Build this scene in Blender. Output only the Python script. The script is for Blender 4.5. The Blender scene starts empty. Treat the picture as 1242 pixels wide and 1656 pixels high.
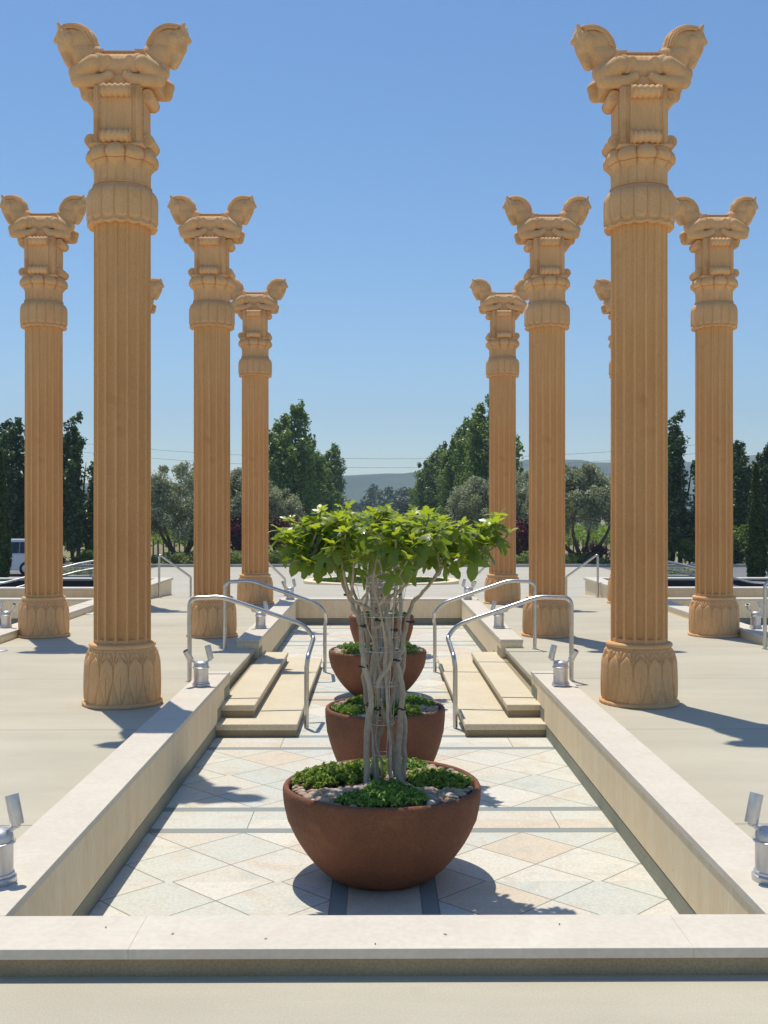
import bpy, bmesh, math, random
import numpy as np
from mathutils import Vector, Matrix
PI = math.pi
R = math.radians
S = bpy.context.scene
C = S.collection

# ------------------------------------------------------------------ camera
CX, CZ, F = -0.035, 1.55, 1690.0
cam = bpy.data.cameras.new("camera")
cam.sensor_fit = 'VERTICAL'; cam.sensor_height = 36.0
cam.lens = 36.0 * F / 1656.0
cam.clip_start = 0.05; cam.clip_end = 6000
camo = bpy.data.objects.new("camera", cam); C.objects.link(camo)
camo.location = (CX, 0, CZ)
camo.rotation_euler = (R(90), 0, -math.atan(11.5 / F))
S.camera = camo

# ------------------------------------------------------------------ light
SUN_EL, SUN_AZ = R(72.4), R(25.8)          # azimuth: degrees left of the view axis
w = bpy.data.worlds.new("World"); S.world = w; w.use_nodes = True
nt = w.node_tree
sky = nt.nodes.new("ShaderNodeTexSky"); sky.sky_type = 'NISHITA'; sky.sun_disc = False
sky.sun_elevation = SUN_EL; sky.sun_rotation = -SUN_AZ
sky.air_density = 1.0; sky.dust_density = 0.3; sky.ozone_density = 2.6; sky.altitude = 50
bg = nt.nodes["Background"]; bg.inputs[1].default_value = 0.105
hs_ = nt.nodes.new('ShaderNodeHueSaturation'); hs_.inputs['Saturation'].default_value = 1.2; hs_.inputs['Value'].default_value = 1.2
nt.links.new(sky.outputs[0], hs_.inputs['Color']); nt.links.new(hs_.outputs[0], bg.inputs[0])
sl = bpy.data.lights.new("sun", 'SUN'); sl.energy = 4.2; sl.angle = R(0.53); sl.color = (1.0, 0.935, 0.81)
so = bpy.data.objects.new("sun", sl); C.objects.link(so)
sd = Vector((-math.sin(SUN_AZ) * math.cos(SUN_EL), math.cos(SUN_AZ) * math.cos(SUN_EL), math.sin(SUN_EL)))
so.rotation_euler = sd.to_track_quat('Z', 'Y').to_euler(); so.location = (0, 0, 30)
S.view_settings.view_transform = 'Standard'; S.view_settings.look = 'None'
S.view_settings.exposure = 0.1; S.view_settings.gamma = 1.0
S.cycles.max_bounces = 8; S.cycles.diffuse_bounces = 4; S.cycles.transparent_max_bounces = 8
S.cycles.use_denoising = True

# ------------------------------------------------------------------ materials
class NT:
    def __init__(s, name):
        s.m = bpy.data.materials.new(name); s.m.use_nodes = True
        s.t = s.m.node_tree; s.b = s.t.nodes["Principled BSDF"]
        s.b.inputs['Specular IOR Level'].default_value = 0.3
    def n(s, kind, **kw):
        x = s.t.nodes.new(kind)
        for k, v in kw.items(): setattr(x, k, v)
        return x
    def put(s, sock, v):
        if hasattr(v, 'is_output') or isinstance(v, bpy.types.NodeSocket): s.t.links.new(v, sock)
        else: sock.default_value = v
    def math(s, op, a, b=0.0, c=0.0):
        x = s.n("ShaderNodeMath", operation=op)
        s.put(x.inputs[0], a); s.put(x.inputs[1], b); s.put(x.inputs[2], c)
        return x.outputs[0]
    def coord(s, which='Object'):
        return s.n("ShaderNodeTexCoord").outputs[which]
    def noise(s, vec, scale, detail=4, rough=0.55, dist=0.0):
        x = s.n("ShaderNodeTexNoise"); s.put(x.inputs['Vector'], vec)
        x.inputs['Scale'].default_value = scale; x.inputs['Detail'].default_value = detail
        x.inputs['Roughness'].default_value = rough; x.inputs['Distortion'].default_value = dist
        return x.outputs['Fac']
    def ramp(s, fac, stops):
        x = s.n("ShaderNodeValToRGB"); s.put(x.inputs[0], fac)
        e = x.color_ramp.elements
        while len(e) < len(stops): e.new(0.5)
        for i, (p, c) in enumerate(stops):
            e[i].position = p; e[i].color = (*c, 1) if len(c) == 3 else c
        return x.outputs[0]
    def mix(s, fac, a, b, mode='MIX'):
        x = s.n("ShaderNodeMix", data_type='RGBA', blend_type=mode)
        s.put(x.inputs[0], fac)
        for sock, v in ((x.inputs[6], a), (x.inputs[7], b)):
            s.put(sock, (*v, 1) if isinstance(v, tuple) and len(v) == 3 else v)
        return x.outputs[2]
    def map(s, vec, scale=(1, 1, 1), loc=(0, 0, 0), rot=(0, 0, 0)):
        x = s.n("ShaderNodeMapping"); s.put(x.inputs[0], vec)
        x.inputs['Scale'].default_value = scale; x.inputs['Location'].default_value = loc; x.inputs['Rotation'].default_value = rot
        return x.outputs[0]
    def bump(s, h, strength=0.3, dist=0.01):
        x = s.n("ShaderNodeBump"); x.inputs['Strength'].default_value = strength; x.inputs['Distance'].default_value = dist
        s.put(x.inputs['Height'], h); s.t.links.new(x.outputs[0], s.b.inputs['Normal'])
    def col(s, c): s.put(s.b.inputs['Base Color'], (*c, 1) if isinstance(c, tuple) else c)
    def rough(s, v): s.put(s.b.inputs['Roughness'], v)

def stone(name, a, b, scale=3.0, fine=90.0, bstr=0.25, bdist=0.004, rough=0.85, stretch=(1, 1, 1), spots=None, amp=1.0):
    g = NT(name); v = g.map(g.coord(), scale=stretch)
    f1 = g.noise(v, scale, 5, 0.6); f2 = g.noise(v, fine, 2, 0.5)
    c = g.mix(g.ramp(f1, [(0.3, (0, 0, 0)), (0.7, (1, 1, 1))]), a, b)
    lo, hi = 1 - .14 * amp, 1 + .08 * amp
    sp = g.ramp(f2, [(0.35, (lo, lo, lo)), (0.65, (hi, hi, hi))])
    c = g.mix(1.0, c, sp, 'MULTIPLY')
    if spots:
        f3 = g.noise(v, spots[0], 3, 0.5)
        c = g.mix(g.ramp(f3, [(0.62, (0, 0, 0)), (0.74, (1, 1, 1))]), c, spots[1])
    if 'sandstone' in name:
        oi = g.n('ShaderNodeObjectInfo').outputs['Random']
        c = g.mix(1.0, c, g.ramp(oi, [(0.0, (0.93, 0.93, 0.93)), (1.0, (1.04, 1.035, 1.03))]), 'MULTIPLY')
        big = g.noise(g.map(v, scale=(3, 3, 0.5)), 1.4, 5, 0.6)
        c = g.mix(1.0, c, g.ramp(big, [(0.3, (0.91, 0.91, 0.92)), (0.65, (1.04, 1.04, 1.04))]), 'MULTIPLY')
    g.col(c); g.rough(rough); g.bump(f2, bstr, bdist)
    return g.m

def leafmat(name, c1, c2, tr, tfac=0.35, rough=0.5, spec=0.3):
    g = NT(name)
    rnd = g.n("ShaderNodeNewGeometry").outputs['Random Per Island']
    c = g.mix(rnd, c1, c2)
    g.col(c); g.rough(rough); g.b.inputs['Specular IOR Level'].default_value = spec
    t = g.n("ShaderNodeBsdfTranslucent"); t.inputs[0].default_value = (*tr, 1)
    mx = g.n("ShaderNodeMixShader"); mx.inputs[0].default_value = tfac
    out = g.t.nodes["Material Output"]
    g.t.links.new(g.b.outputs[0], mx.inputs[1]); g.t.links.new(t.outputs[0], mx.inputs[2])
    g.t.links.new(mx.outputs[0], out.inputs[0])
    return g.m

def plain(name, c, rough=0.5, metal=0.0, spec=0.4, coat=0.0):
    g = NT(name); v = g.coord()
    f = g.noise(v, 25.0, 3)
    g.col(g.mix(1.0, c, g.ramp(f, [(0.3, (0.88, 0.88, 0.88)), (0.7, (1.05, 1.05, 1.05))]), 'MULTIPLY'))
    g.rough(rough); g.b.inputs['Metallic'].default_value = metal
    g.b.inputs['Specular IOR Level'].default_value = spec
    g.b.inputs['Coat Weight'].default_value = coat
    return g.m

def lined(g, v, axis_expr, period, phase, half):
    """1 on a joint line of a repeating joint pattern"""
    t = g.math('FRACT', g.math('DIVIDE', g.math('SUBTRACT', axis_expr, phase - period * 50), period))
    d = g.math('ABSOLUTE', g.math('SUBTRACT', t, 0.5))
    return g.math('GREATER_THAN', d, 0.5 - half / period)

def concrete_mat(name, a, b, joints=True):
    g = NT(name); v = g.coord()
    sep = g.n("ShaderNodeSeparateXYZ"); g.put(sep.inputs[0], v)
    f1 = g.noise(v, 0.5, 5, 0.6); f2 = g.noise(v, 140, 2); f3 = g.noise(g.map(v, scale=(0.4, 1.6, 1)), 1.1, 5, 0.65)
    c = g.mix(g.ramp(f1, [(0.3, (0, 0, 0)), (0.7, (1, 1, 1))]), a, b)
    c = g.mix(1.0, c, g.ramp(f3, [(0.3, (0.9, 0.9, 0.9)), (0.7, (1.06, 1.06, 1.06))]), 'MULTIPLY')
    c = g.mix(1.0, c, g.ramp(f2, [(0.35, (0.93, 0.93, 0.93)), (0.65, (1.05, 1.05, 1.05))]), 'MULTIPLY')
    st = g.noise(v, 2.3, 3, 0.5)
    c = g.mix(g.ramp(st, [(0.68, (0, 0, 0)), (0.8, (0.45, 0.45, 0.45))]), c, tuple(x * 0.72 for x in a))
    if joints:
        l1 = g.math('MULTIPLY', lined(g, v, sep.outputs[1], 2.27, 7.45, 0.006), g.math('GREATER_THAN', sep.outputs[1], 4.2))
        c = g.mix(l1, c, tuple(x * 0.5 for x in a))
    g.col(c); g.rough(0.85); g.bump(f2, 0.15, 0.003)
    return g.m

def tile_mat():
    """pale slate laid on the diagonal with bands of dark strips"""
    g = NT("slate_tiles"); v = g.coord()
    sep = g.n("ShaderNodeSeparateXYZ"); g.put(sep.inputs[0], v)
    x, y = sep.outputs[0], sep.outputs[1]
    ax = g.math('ABSOLUTE', x)
    P = 2.145
    ty = g.math('SUBTRACT', g.math('MULTIPLY', g.math('FRACT', g.math('DIVIDE', g.math('SUBTRACT', y, 6.39 - P * 20.5), P)), P), P / 2)
    ay = g.math('ABSOLUTE', ty)
    band_x = g.math('LESS_THAN', ax, 0.26); band_y = g.math('LESS_THAN', ay, 0.26)
    strip_x = g.math('MULTIPLY', g.math('GREATER_THAN', ax, 0.18), band_x)
    strip_y = g.math('MULTIPLY', g.math('GREATER_THAN', ay, 0.18), band_y)
    strip = g.math('MAXIMUM', g.math('MULTIPLY', strip_x, g.math('SUBTRACT', 1.0, g.math('LESS_THAN', ay, 0.18))),
                   g.math('MULTIPLY', strip_y, g.math('SUBTRACT', 1.0, g.math('LESS_THAN', ax, 0.18))))
    band = g.math('MAXIMUM', band_x, band_y)
    k = 0.2775 * 2
    px = g.math('SUBTRACT', ax, 0.26); py = g.math('SUBTRACT', ay, 0.26)
    u = g.math('DIVIDE', g.math('ADD', px, py), k); vv = g.math('DIVIDE', g.math('SUBTRACT', px, py), k)
    # rectangular tiles inside the bands
    bu = g.math('ADD', g.math('DIVIDE', g.math('ADD', g.math('MULTIPLY', band_x, y), g.math('MULTIPLY', g.math('SUBTRACT', 1.0, band_x), x)), 0.62), 40.3)
    def line(a, half):
        d = g.math('ABSOLUTE', g.math('SUBTRACT', g.math('FRACT', a), 0.5))
        return g.math('GREATER_THAN', d, 0.5 - half)
    gd = g.math('MAXIMUM', line(u, 0.009), line(vv, 0.009))
    gb = line(bu, 0.005)
    edge = g.math('LESS_THAN', g.math('ABSOLUTE', g.math('SUBTRACT', g.math('MINIMUM', ax, ay), 0.26)), 0.004)
    edge2 = g.math('LESS_THAN', g.math('ABSOLUTE', g.math('SUBTRACT', g.math('MINIMUM', ax, ay), 0.18)), 0.003)
    nb = g.math('SUBTRACT', 1.0, band)
    grout = g.math('MAXIMUM', g.math('MAXIMUM', g.math('MULTIPLY', gd, nb), g.math('MULTIPLY', gb, g.math('SUBTRACT', band, strip))), g.math('MAXIMUM', edge, edge2))
    sx = g.math('SIGN', x)
    cell = g.n("ShaderNodeCombineXYZ")
    g.put(cell.inputs[0], g.math('ADD', g.math('MULTIPLY', g.math('FLOOR', u), nb), g.math('MULTIPLY', band, g.math('FLOOR', bu))))
    g.put(cell.inputs[1], g.math('ADD', g.math('MULTIPLY', g.math('FLOOR', vv), nb), g.math('MULTIPLY', sx, 13.0)))
    g.put(cell.inputs[2], g.math('ADD', g.math('MULTIPLY', band, 7.0), g.math('ADD', g.math('MULTIPLY', g.math('SIGN', ty), 3.0), g.math('FLOOR', g.math('DIVIDE', g.math('SUBTRACT', y, 6.39 - P * 20.5), P)))))
    wn = g.n("ShaderNodeTexWhiteNoise", noise_dimensions='3D'); g.put(wn.inputs['Vector'], cell.outputs[0])
    base = g.ramp(wn.outputs['Value'], [(0.0, (0.66, 0.61, 0.515)), (0.2, (0.60, 0.60, 0.53)), (0.4, (0.71, 0.67, 0.575)), (0.6, (0.56, 0.575, 0.52)), (0.75, (0.66, 0.635, 0.56)), (0.93, (0.65, 0.56, 0.44))])
    off = g.n("ShaderNodeVectorMath", operation='ADD'); g.put(off.inputs[0], v)
    sc = g.n("ShaderNodeVectorMath", operation='SCALE'); g.put(sc.inputs[0], wn.outputs['Color']); sc.inputs['Scale'].default_value = 9.0
    g.put(off.inputs[1], sc.outputs[0])
    vein = g.noise(off.outputs[0], 2.6, 5, 0.62, 1.6)
    base = g.mix(g.ramp(vein, [(0.52, (0, 0, 0)), (0.72, (0.7, 0.7, 0.7))]), base, (0.60, 0.47, 0.33))
    vein2 = g.noise(off.outputs[0], 4.0, 5, 0.6, 1.0)
    base = g.mix(g.ramp(vein2, [(0.55, (0, 0, 0)), (0.8, (0.8, 0.8, 0.8))]), base, (0.47, 0.50, 0.45))
    fine = g.noise(v, 60, 3)
    base = g.mix(1.0, base, g.ramp(fine, [(0.3, (0.86, 0.86, 0.86)), (0.7, (1.06, 1.06, 1.06))]), 'MULTIPLY')
    base = g.mix(strip, base, (0.26, 0.29, 0.28))
    base = g.mix(grout, base, (0.23, 0.22, 0.18))
    g.col(base); g.rough(0.62); g.bump(g.math('SUBTRACT', vein, g.math('MULTIPLY', grout, 0.6)), 0.2, 0.006)
    return g.m

M = {}
M['column'] = stone('sandstone', (0.69, 0.372, 0.150), (0.77, 0.44, 0.19), 1.1, 70, 0.2, 0.003, 0.9, amp=0.45, spots=(2.2, (0.55, 0.275, 0.10)))
M['carving'] = stone('carved_sandstone', (0.71, 0.405, 0.18), (0.80, 0.49, 0.25), 2.4, 80, 0.2, 0.003, 0.9, amp=0.5, spots=(3.5, (0.60, 0.33, 0.14)))
M['coping'] = stone('pale_coping_stone', (0.61, 0.545, 0.45), (0.67, 0.605, 0.505), 3.0, 45, 0.03, 0.002, 0.7, spots=(7.0, (0.62, 0.53, 0.43)), amp=0.35)
M['wall'] = stone('honed_wall_stone', (0.80, 0.62, 0.385), (0.86, 0.72, 0.49), 2.2, 30, 0.05, 0.002, 0.75, stretch=(3, 3, 0.4), amp=0.5)
M['strip'] = stone('olive_base_strip', (0.25, 0.25, 0.19), (0.31, 0.31, 0.24), 4.0, 80, 0.1, 0.002, 0.7)
M['step'] = stone('tan_step_stone', (0.62, 0.53, 0.375), (0.68, 0.60, 0.44), 2.2, 120, 0.2, 0.003, 0.85)
M['riser'] = stone('dark_riser_stone', (0.30, 0.24, 0.15), (0.37, 0.30, 0.19), 3.0, 120, 0.2, 0.003, 0.85)  # darker brown stone of the risers, bench bases and front wall face
M['concrete'] = concrete_mat('terrace_concrete', (0.475, 0.43, 0.33), (0.535, 0.49, 0.382))
M['plaza'] = concrete_mat('plaza_concrete', (0.45, 0.415, 0.34), (0.51, 0.475, 0.39), False)
M['tiles'] = tile_mat()
M['asphalt'] = stone('asphalt', (0.16, 0.16, 0.165), (0.22, 0.22, 0.22), 0.6, 60, 0.2, 0.005, 0.9)
M['kerb'] = stone('kerb_concrete', (0.36, 0.35, 0.32), (0.42, 0.41, 0.37), 2.0, 60, 0.1, 0.003, 0.9)
M['terracotta'] = stone('terracotta', (0.165, 0.068, 0.037), (0.25, 0.098, 0.046), 3.0, 85, 0.8, 0.006, 0.75, spots=(4.0, (0.26, 0.12, 0.05)), amp=1.1)
M['steel'] = plain('brushed_steel', (0.56, 0.55, 0.53), 0.32, 1.0)
M['aluminium'] = plain('satin_lamp_metal', (0.63, 0.62, 0.61), 0.38, 0.6)
M['lens'] = plain('dark_lens', (0.015, 0.015, 0.017), 0.15)
M['bark'] = stone('pale_fig_bark', (0.31, 0.25, 0.185), (0.48, 0.41, 0.32), 9.0, 80, 0.5, 0.006, 0.85, stretch=(1, 1, 0.6))
M['darkbark'] = stone('dark_bark', (0.075, 0.055, 0.04), (0.12, 0.09, 0.065), 5.0, 40, 0.5, 0.02, 0.95)
M['wire'] = plain('galvanised_wire', (0.60, 0.60, 0.58), 0.5, 0.3)
M['tie'] = plain('dark_tie', (0.03, 0.02, 0.018), 0.7)
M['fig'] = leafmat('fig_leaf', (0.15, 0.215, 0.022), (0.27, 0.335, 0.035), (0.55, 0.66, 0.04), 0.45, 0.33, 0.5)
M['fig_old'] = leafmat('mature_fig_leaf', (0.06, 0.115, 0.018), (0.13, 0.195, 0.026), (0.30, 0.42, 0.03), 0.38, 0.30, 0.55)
M['sedum'] = leafmat('sedum_leaf', (0.18, 0.29, 0.04), (0.37, 0.45, 0.09), (0.2, 0.3, 0.04), 0.25)
M['thyme'] = leafmat('thyme_leaf', (0.17, 0.31, 0.045), (0.38, 0.52, 0.11), (0.1, 0.2, 0.03), 0.2)
M['soil'] = stone('potting_soil', (0.09, 0.06, 0.04), (0.15, 0.10, 0.07), 10, 60, 0.6, 0.01, 0.95)
g = NT('river_pebbles'); rn = g.n("ShaderNodeNewGeometry").outputs['Random Per Island']
g.col(g.ramp(rn, [(0.0, (0.42, 0.27, 0.16)), (0.25, (0.26, 0.21, 0.17)), (0.45, (0.50, 0.36, 0.24)), (0.7, (0.28, 0.15, 0.085)), (0.92, (0.55, 0.47, 0.38))])); g.rough(0.6)
M['pebble'] = g.m
M['pear'] = leafmat('pear_leaf', (0.026, 0.06, 0.014), (0.085, 0.15, 0.03), (0.10, 0.17, 0.025), 0.25, 0.42, 0.45)
M['poplar'] = leafmat('poplar_leaf', (0.065, 0.12, 0.028), (0.18, 0.26, 0.06), (0.28, 0.40, 0.06), 0.3, 0.42, 0.45)
M['olive'] = leafmat('olive_leaf', (0.20, 0.23, 0.12), (0.52, 0.54, 0.39), (0.34, 0.38, 0.16), 0.3, 0.5)
M['cypress'] = leafmat('cypress_leaf', (0.04, 0.075, 0.012), (0.10, 0.14, 0.022), (0.06, 0.1, 0.015), 0.15)
M['plum'] = leafmat('plum_leaf', (0.08, 0.016, 0.03), (0.18, 0.035, 0.06), (0.22, 0.03, 0.05), 0.3)
M['hedge'] = leafmat('hedge_leaf', (0.14, 0.19, 0.045), (0.30, 0.34, 0.10), (0.25, 0.32, 0.06), 0.3)
M['vine'] = leafmat('vine_leaf', (0.11, 0.19, 0.03), (0.2, 0.29, 0.05), (0.32, 0.45, 0.05), 0.35)
M['bush'] = leafmat('bush_leaf', (0.07, 0.14, 0.02), (0.16, 0.24, 0.04), (0.22, 0.32, 0.04), 0.3)
M['oak'] = leafmat('oak_leaf', (0.035, 0.06, 0.022), (0.07, 0.10, 0.035), (0.08, 0.11, 0.03), 0.2)
M['grass'] = leafmat('grass_blade', (0.05, 0.11, 0.02), (0.09, 0.16, 0.03), (0.1, 0.18, 0.03), 0.2)
M['lawn'] = stone('lawn_ground', (0.045, 0.09, 0.02), (0.06, 0.11, 0.025), 4, 40, 0.4, 0.02, 0.95)
M['ground'] = stone('dry_soil_ground', (0.30, 0.24, 0.15), (0.26, 0.26, 0.12), 0.05, 3, 0.3, 0.05, 0.95)
M['hill'] = stone('wooded_hill', (0.045, 0.065, 0.03), (0.10, 0.12, 0.05), 0.012, 0.2, 0.8, 3.0, 0.95, spots=(0.006, (0.30, 0.26, 0.15)))
M['wood'] = stone('weathered_wood', (0.17, 0.12, 0.085), (0.24, 0.18, 0.13), 4, 40, 0.3, 0.01, 0.9)
M['cable'] = plain('power_cable', (0.10, 0.10, 0.11), 0.6)
M['white_paint'] = plain('white_car_paint', (0.72, 0.73, 0.75), 0.25, 0, 0.5, 0.6)
M['black_paint'] = plain('black_car_paint', (0.02, 0.02, 0.023), 0.25, 0, 0.5, 0.6)
M['glass'] = plain('dark_window_glass', (0.015, 0.018, 0.022), 0.08, 0, 0.6)
M['rubber'] = plain('tyre_rubber', (0.02, 0.02, 0.02), 0.8)
M['red_glass'] = plain('red_tail_lamp', (0.35, 0.02, 0.02), 0.2)
M['plate'] = plain('number_plate', (0.7, 0.7, 0.68), 0.5)
M['pool_tile'] = stone('dark_pool_tile', (0.025, 0.03, 0.04), (0.05, 0.055, 0.07), 6, 60, 0.1, 0.003, 0.25)
g = NT('pool_water'); g.col((0.02, 0.03, 0.035)); g.rough(0.06); g.b.inputs['IOR'].default_value = 1.33
g.b.inputs['Specular IOR Level'].default_value = 0.5
g.bump(g.noise(g.coord(), 9.0, 3), 0.5, 0.03); M['water'] = g.m

# ------------------------------------------------------------------ mesh helpers
class MB:
    def __init__(s): s.v = []; s.f = []; s.sm = []; s.mi = []
    def add(s, vs, fs, smooth=False, mi=0):
        o = len(s.v); s.v += [tuple(p) for p in vs]
        for f in fs: s.f.append(tuple(i + o for i in f)); s.sm.append(smooth); s.mi.append(mi)
        return s
    def box(s, x0, x1, y0, y1, z0, z1, ch=0.0, mi=0):
        if ch <= 0:
            vs = [(x0, y0, z0), (x1, y0, z0), (x1, y1, z0), (x0, y1, z0), (x0, y0, z1), (x1, y0, z1), (x1, y1, z1), (x0, y1, z1)]
            return s.add(vs, [(3, 2, 1, 0), (4, 5, 6, 7), (0, 1, 5, 4), (1, 2, 6, 5), (2, 3, 7, 6), (3, 0, 4, 7)], mi=mi)
        bm = bmesh.new(); bmesh.ops.create_cube(bm, size=1.0)
        for p in bm.verts:
            p.co = (x0 + (p.co.x + .5) * (x1 - x0), y0 + (p.co.y + .5) * (y1 - y0), z0 + (p.co.z + .5) * (z1 - z0))
        bmesh.ops.bevel(bm, geom=list(bm.edges), offset=ch, segments=2, affect='EDGES', profile=0.5)
        bm.verts.index_update()
        s.add([p.co[:] for p in bm.verts], [[q.index for q in f.verts] for f in bm.faces], mi=mi); bm.free()
        return s
    def lathe(s, prof, n=32, c=(0, 0, 0), smooth=True, fn=None, mi=0, closed=True, ax=1.0, ay=1.0):
        vs = []; fs = []
        for j, (r, z) in enumerate(prof):
            for i in range(n):
                t = 2 * PI * i / n
                rr, zz = (r, z) if fn is None else fn(r, z, t, j)
                vs.append((c[0] + ax * rr * math.cos(t), c[1] + ay * rr * math.sin(t), c[2] + zz))
        for j in range(len(prof) - 1):
            for i in range(n):
                a = j * n + i; b = j * n + (i + 1) % n
                fs.append((a, b, b + n, a + n))
        s.add(vs, fs, smooth, mi)
        if closed:
            o = len(s.v) - len(vs)
            for j, rev in ((0, True), (len(prof) - 1, False)):
                if prof[j][0] > 1e-4:
                    ring = [o + j * n + i for i in range(n)]
                    s.f.append(tuple(reversed(ring)) if rev else tuple(ring)); s.sm.append(False); s.mi.append(mi)
        return s
    def tube(s, pts, rad, n=8, smooth=True, mi=0, cap=True):
        pts = [Vector(p) for p in pts]; m = len(pts)
        if not hasattr(rad, '__len__'): rad = [rad] * m
        T = [(pts[min(i + 1, m - 1)] - pts[max(i - 1, 0)]).normalized() for i in range(m)]
        up = Vector((0, 0, 1)) if abs(T[0].z) < 0.9 else Vector((1, 0, 0))
        N = (up - T[0] * up.dot(T[0])).normalized(); vs = []; fs = []
        for i in range(m):
            N = (N - T[i] * N.dot(T[i])).normalized(); B = T[i].cross(N)
            for k in range(n):
                a = 2 * PI * k / n
                vs.append(pts[i] + (N * math.cos(a) + B * math.sin(a)) * rad[i])
        for i in range(m - 1):
            for k in range(n):
                a = i * n + k; b = i * n + (k + 1) % n
                fs.append((a, b, b + n, a + n))
        if cap:
            fs.append(tuple(reversed(range(n)))); fs.append(tuple((m - 1) * n + k for k in range(n)))
        return s.add(vs, fs, smooth, mi)
    def sphere(s, c, r, sc=(1, 1, 1), n=12, m=8, smooth=True, rot=None, mi=0):
        vs = [(0, 0, 1)]; fs = []
        for j in range(1, m):
            p = PI * j / m
            for i in range(n):
                t = 2 * PI * i / n
                vs.append((math.sin(p) * math.cos(t), math.sin(p) * math.sin(t), math.cos(p)))
        vs.append((0, 0, -1)); L = len(vs) - 1
        for i in range(n):
            fs.append((0, 1 + i, 1 + (i + 1) % n)); fs.append((L, L - n + (i + 1) % n, L - n + i))
        for j in range(m - 2):
            for i in range(n):
                a = 1 + j * n + i; b = 1 + j * n + (i + 1) % n
                fs.append((a, a + n, b + n, b))
        out = []
        for v in vs:
            q = Vector((v[0] * sc[0] * r, v[1] * sc[1] * r, v[2] * sc[2] * r))
            if rot is not None: q = rot @ q
            out.append((q.x + c[0], q.y + c[1], q.z + c[2]))
        return s.add(out, fs, smooth, mi)
    def mesh(s, name, mats):
        me = bpy.data.meshes.new(name); me.from_pydata(s.v, [], s.f); me.update()
        me.polygons.foreach_set('use_smooth', s.sm)
        if any(s.sm) and len(s.f) < 30000: me.set_sharp_from_angle(angle=R(42))
        me.polygons.foreach_set('material_index', s.mi)
        for m in (mats if isinstance(mats, (list, tuple)) else [mats]): me.materials.append(m)
        return me
    def obj(s, name, mats, parent=None, loc=None):
        return link(name, s.mesh(name, mats), parent, loc)

def link(name, data, parent=None, loc=None):
    o = bpy.data.objects.new(name, data); C.objects.link(o)
    if parent is not None: o.parent = parent
    if loc is not None: o.location = loc
    return o
def tag(o, label, cat, group=None, kind=None):
    if label: o['label'] = label
    if cat: o['category'] = cat
    if group: o['group'] = group
    if kind: o['kind'] = kind
    return o
def thing(name, label, cat, loc=(0, 0, 0), rotz=0.0, group=None):
    o = link(name, None, None, loc); o.rotation_euler = (0, 0, rotz); o.empty_display_size = 0.2
    return tag(o, label, cat, group)
def struct(o, kind='structure'):
    o['kind'] = kind; return o
def kids(o): return [c for c in C.objects if c.parent == o]
def dup(root, loc, rotz=0.0, label=None, scale=None):
    def rec(o, par):
        c = o.copy(); C.objects.link(c); c.parent = par
        for k in CH.get(o.name, []): rec(k, c)
        return c
    CH = {}
    for o in C.objects:
        if o.parent is not None: CH.setdefault(o.parent.name, []).append(o)
    r = rec(root, None); r.location = loc; r.rotation_euler = (0, 0, rotz)
    if scale is not None: r.scale = scale if hasattr(scale, '__len__') else (scale,) * 3
    if label: r['label'] = label
    return r
def round_path(pts, rad, seg=5):
    pts = [Vector(p) for p in pts]; out = [pts[0]]
    for i in range(1, len(pts) - 1):
        r = rad[i - 1] if hasattr(rad, '__len__') else rad
        a = pts[i] + (pts[i - 1] - pts[i]).normalized() * r; b = pts[i] + (pts[i + 1] - pts[i]).normalized() * r
        for k in range(seg + 1):
            t = k / seg
            out.append(a * (1 - t) ** 2 + pts[i] * 2 * t * (1 - t) + b * t * t)
    out.append(pts[-1]); return out
def smooth_path(pts, sub=5):
    pts = [Vector(p) for p in pts]; out = []
    for i in range(len(pts) - 1):
        p0 = pts[max(i - 1, 0)]; p1 = pts[i]; p2 = pts[i + 1]; p3 = pts[min(i + 2, len(pts) - 1)]
        for k in range(sub):
            t = k / sub
            out.append(0.5 * ((2 * p1) + (p2 - p0) * t + (2 * p0 - 5 * p1 + 4 * p2 - p3) * t * t + (3 * p1 - p0 - 3 * p2 + p3) * t ** 3))
    out.append(pts[-1]); return out
def at(px, py, d):
    """photo pixel + distance along the court -> world point"""
    return Vector((CX + (px - 609.5) / F * d, d, CZ - (py - 829.0) / F * d))

def leaf_mesh(name, P, size, mat, aspect=1.0, up=0.5, rng=None, outward=None, smin=0.6):
    """many small folded leaves at points P"""
    rng = rng or np.random.default_rng(1); n = len(P)
    nrm = rng.normal(size=(n, 3)); nrm /= np.linalg.norm(nrm, axis=1, keepdims=True)
    if outward is not None: nrm = nrm * 0.8 + outward * 0.7
    nrm[:, 2] += up; nrm /= np.linalg.norm(nrm, axis=1, keepdims=True)
    t = rng.normal(size=(n, 3)); t -= nrm * np.sum(t * nrm, axis=1, keepdims=True); t /= np.linalg.norm(t, axis=1, keepdims=True)
    b = np.cross(nrm, t); s = size * (smin + (1.35 - smin) * rng.random((n, 1)))
    L = t * s; W = b * s * 0.5 * aspect; H = nrm * s * 0.12
    V = np.empty((n, 4, 3)); V[:, 0] = P - L * .5; V[:, 1] = P + W + H; V[:, 2] = P + L * .5 - H; V[:, 3] = P - W + H
    me = bpy.data.meshes.new(name); me.vertices.add(n * 4); me.vertices.foreach_set('co', V.ravel().astype(np.float32))
    me.loops.add(n * 4); me.loops.foreach_set('vertex_index', np.arange(n * 4, dtype=np.int32))
    me.polygons.add(n); me.polygons.foreach_set('loop_start', np.arange(0, n * 4, 4, dtype=np.int32))
    me.polygons.foreach_set('loop_total', np.full(n, 4, dtype=np.int32))
    me.update(calc_edges=True); me.validate(); me.materials.append(mat)
    return me
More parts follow.
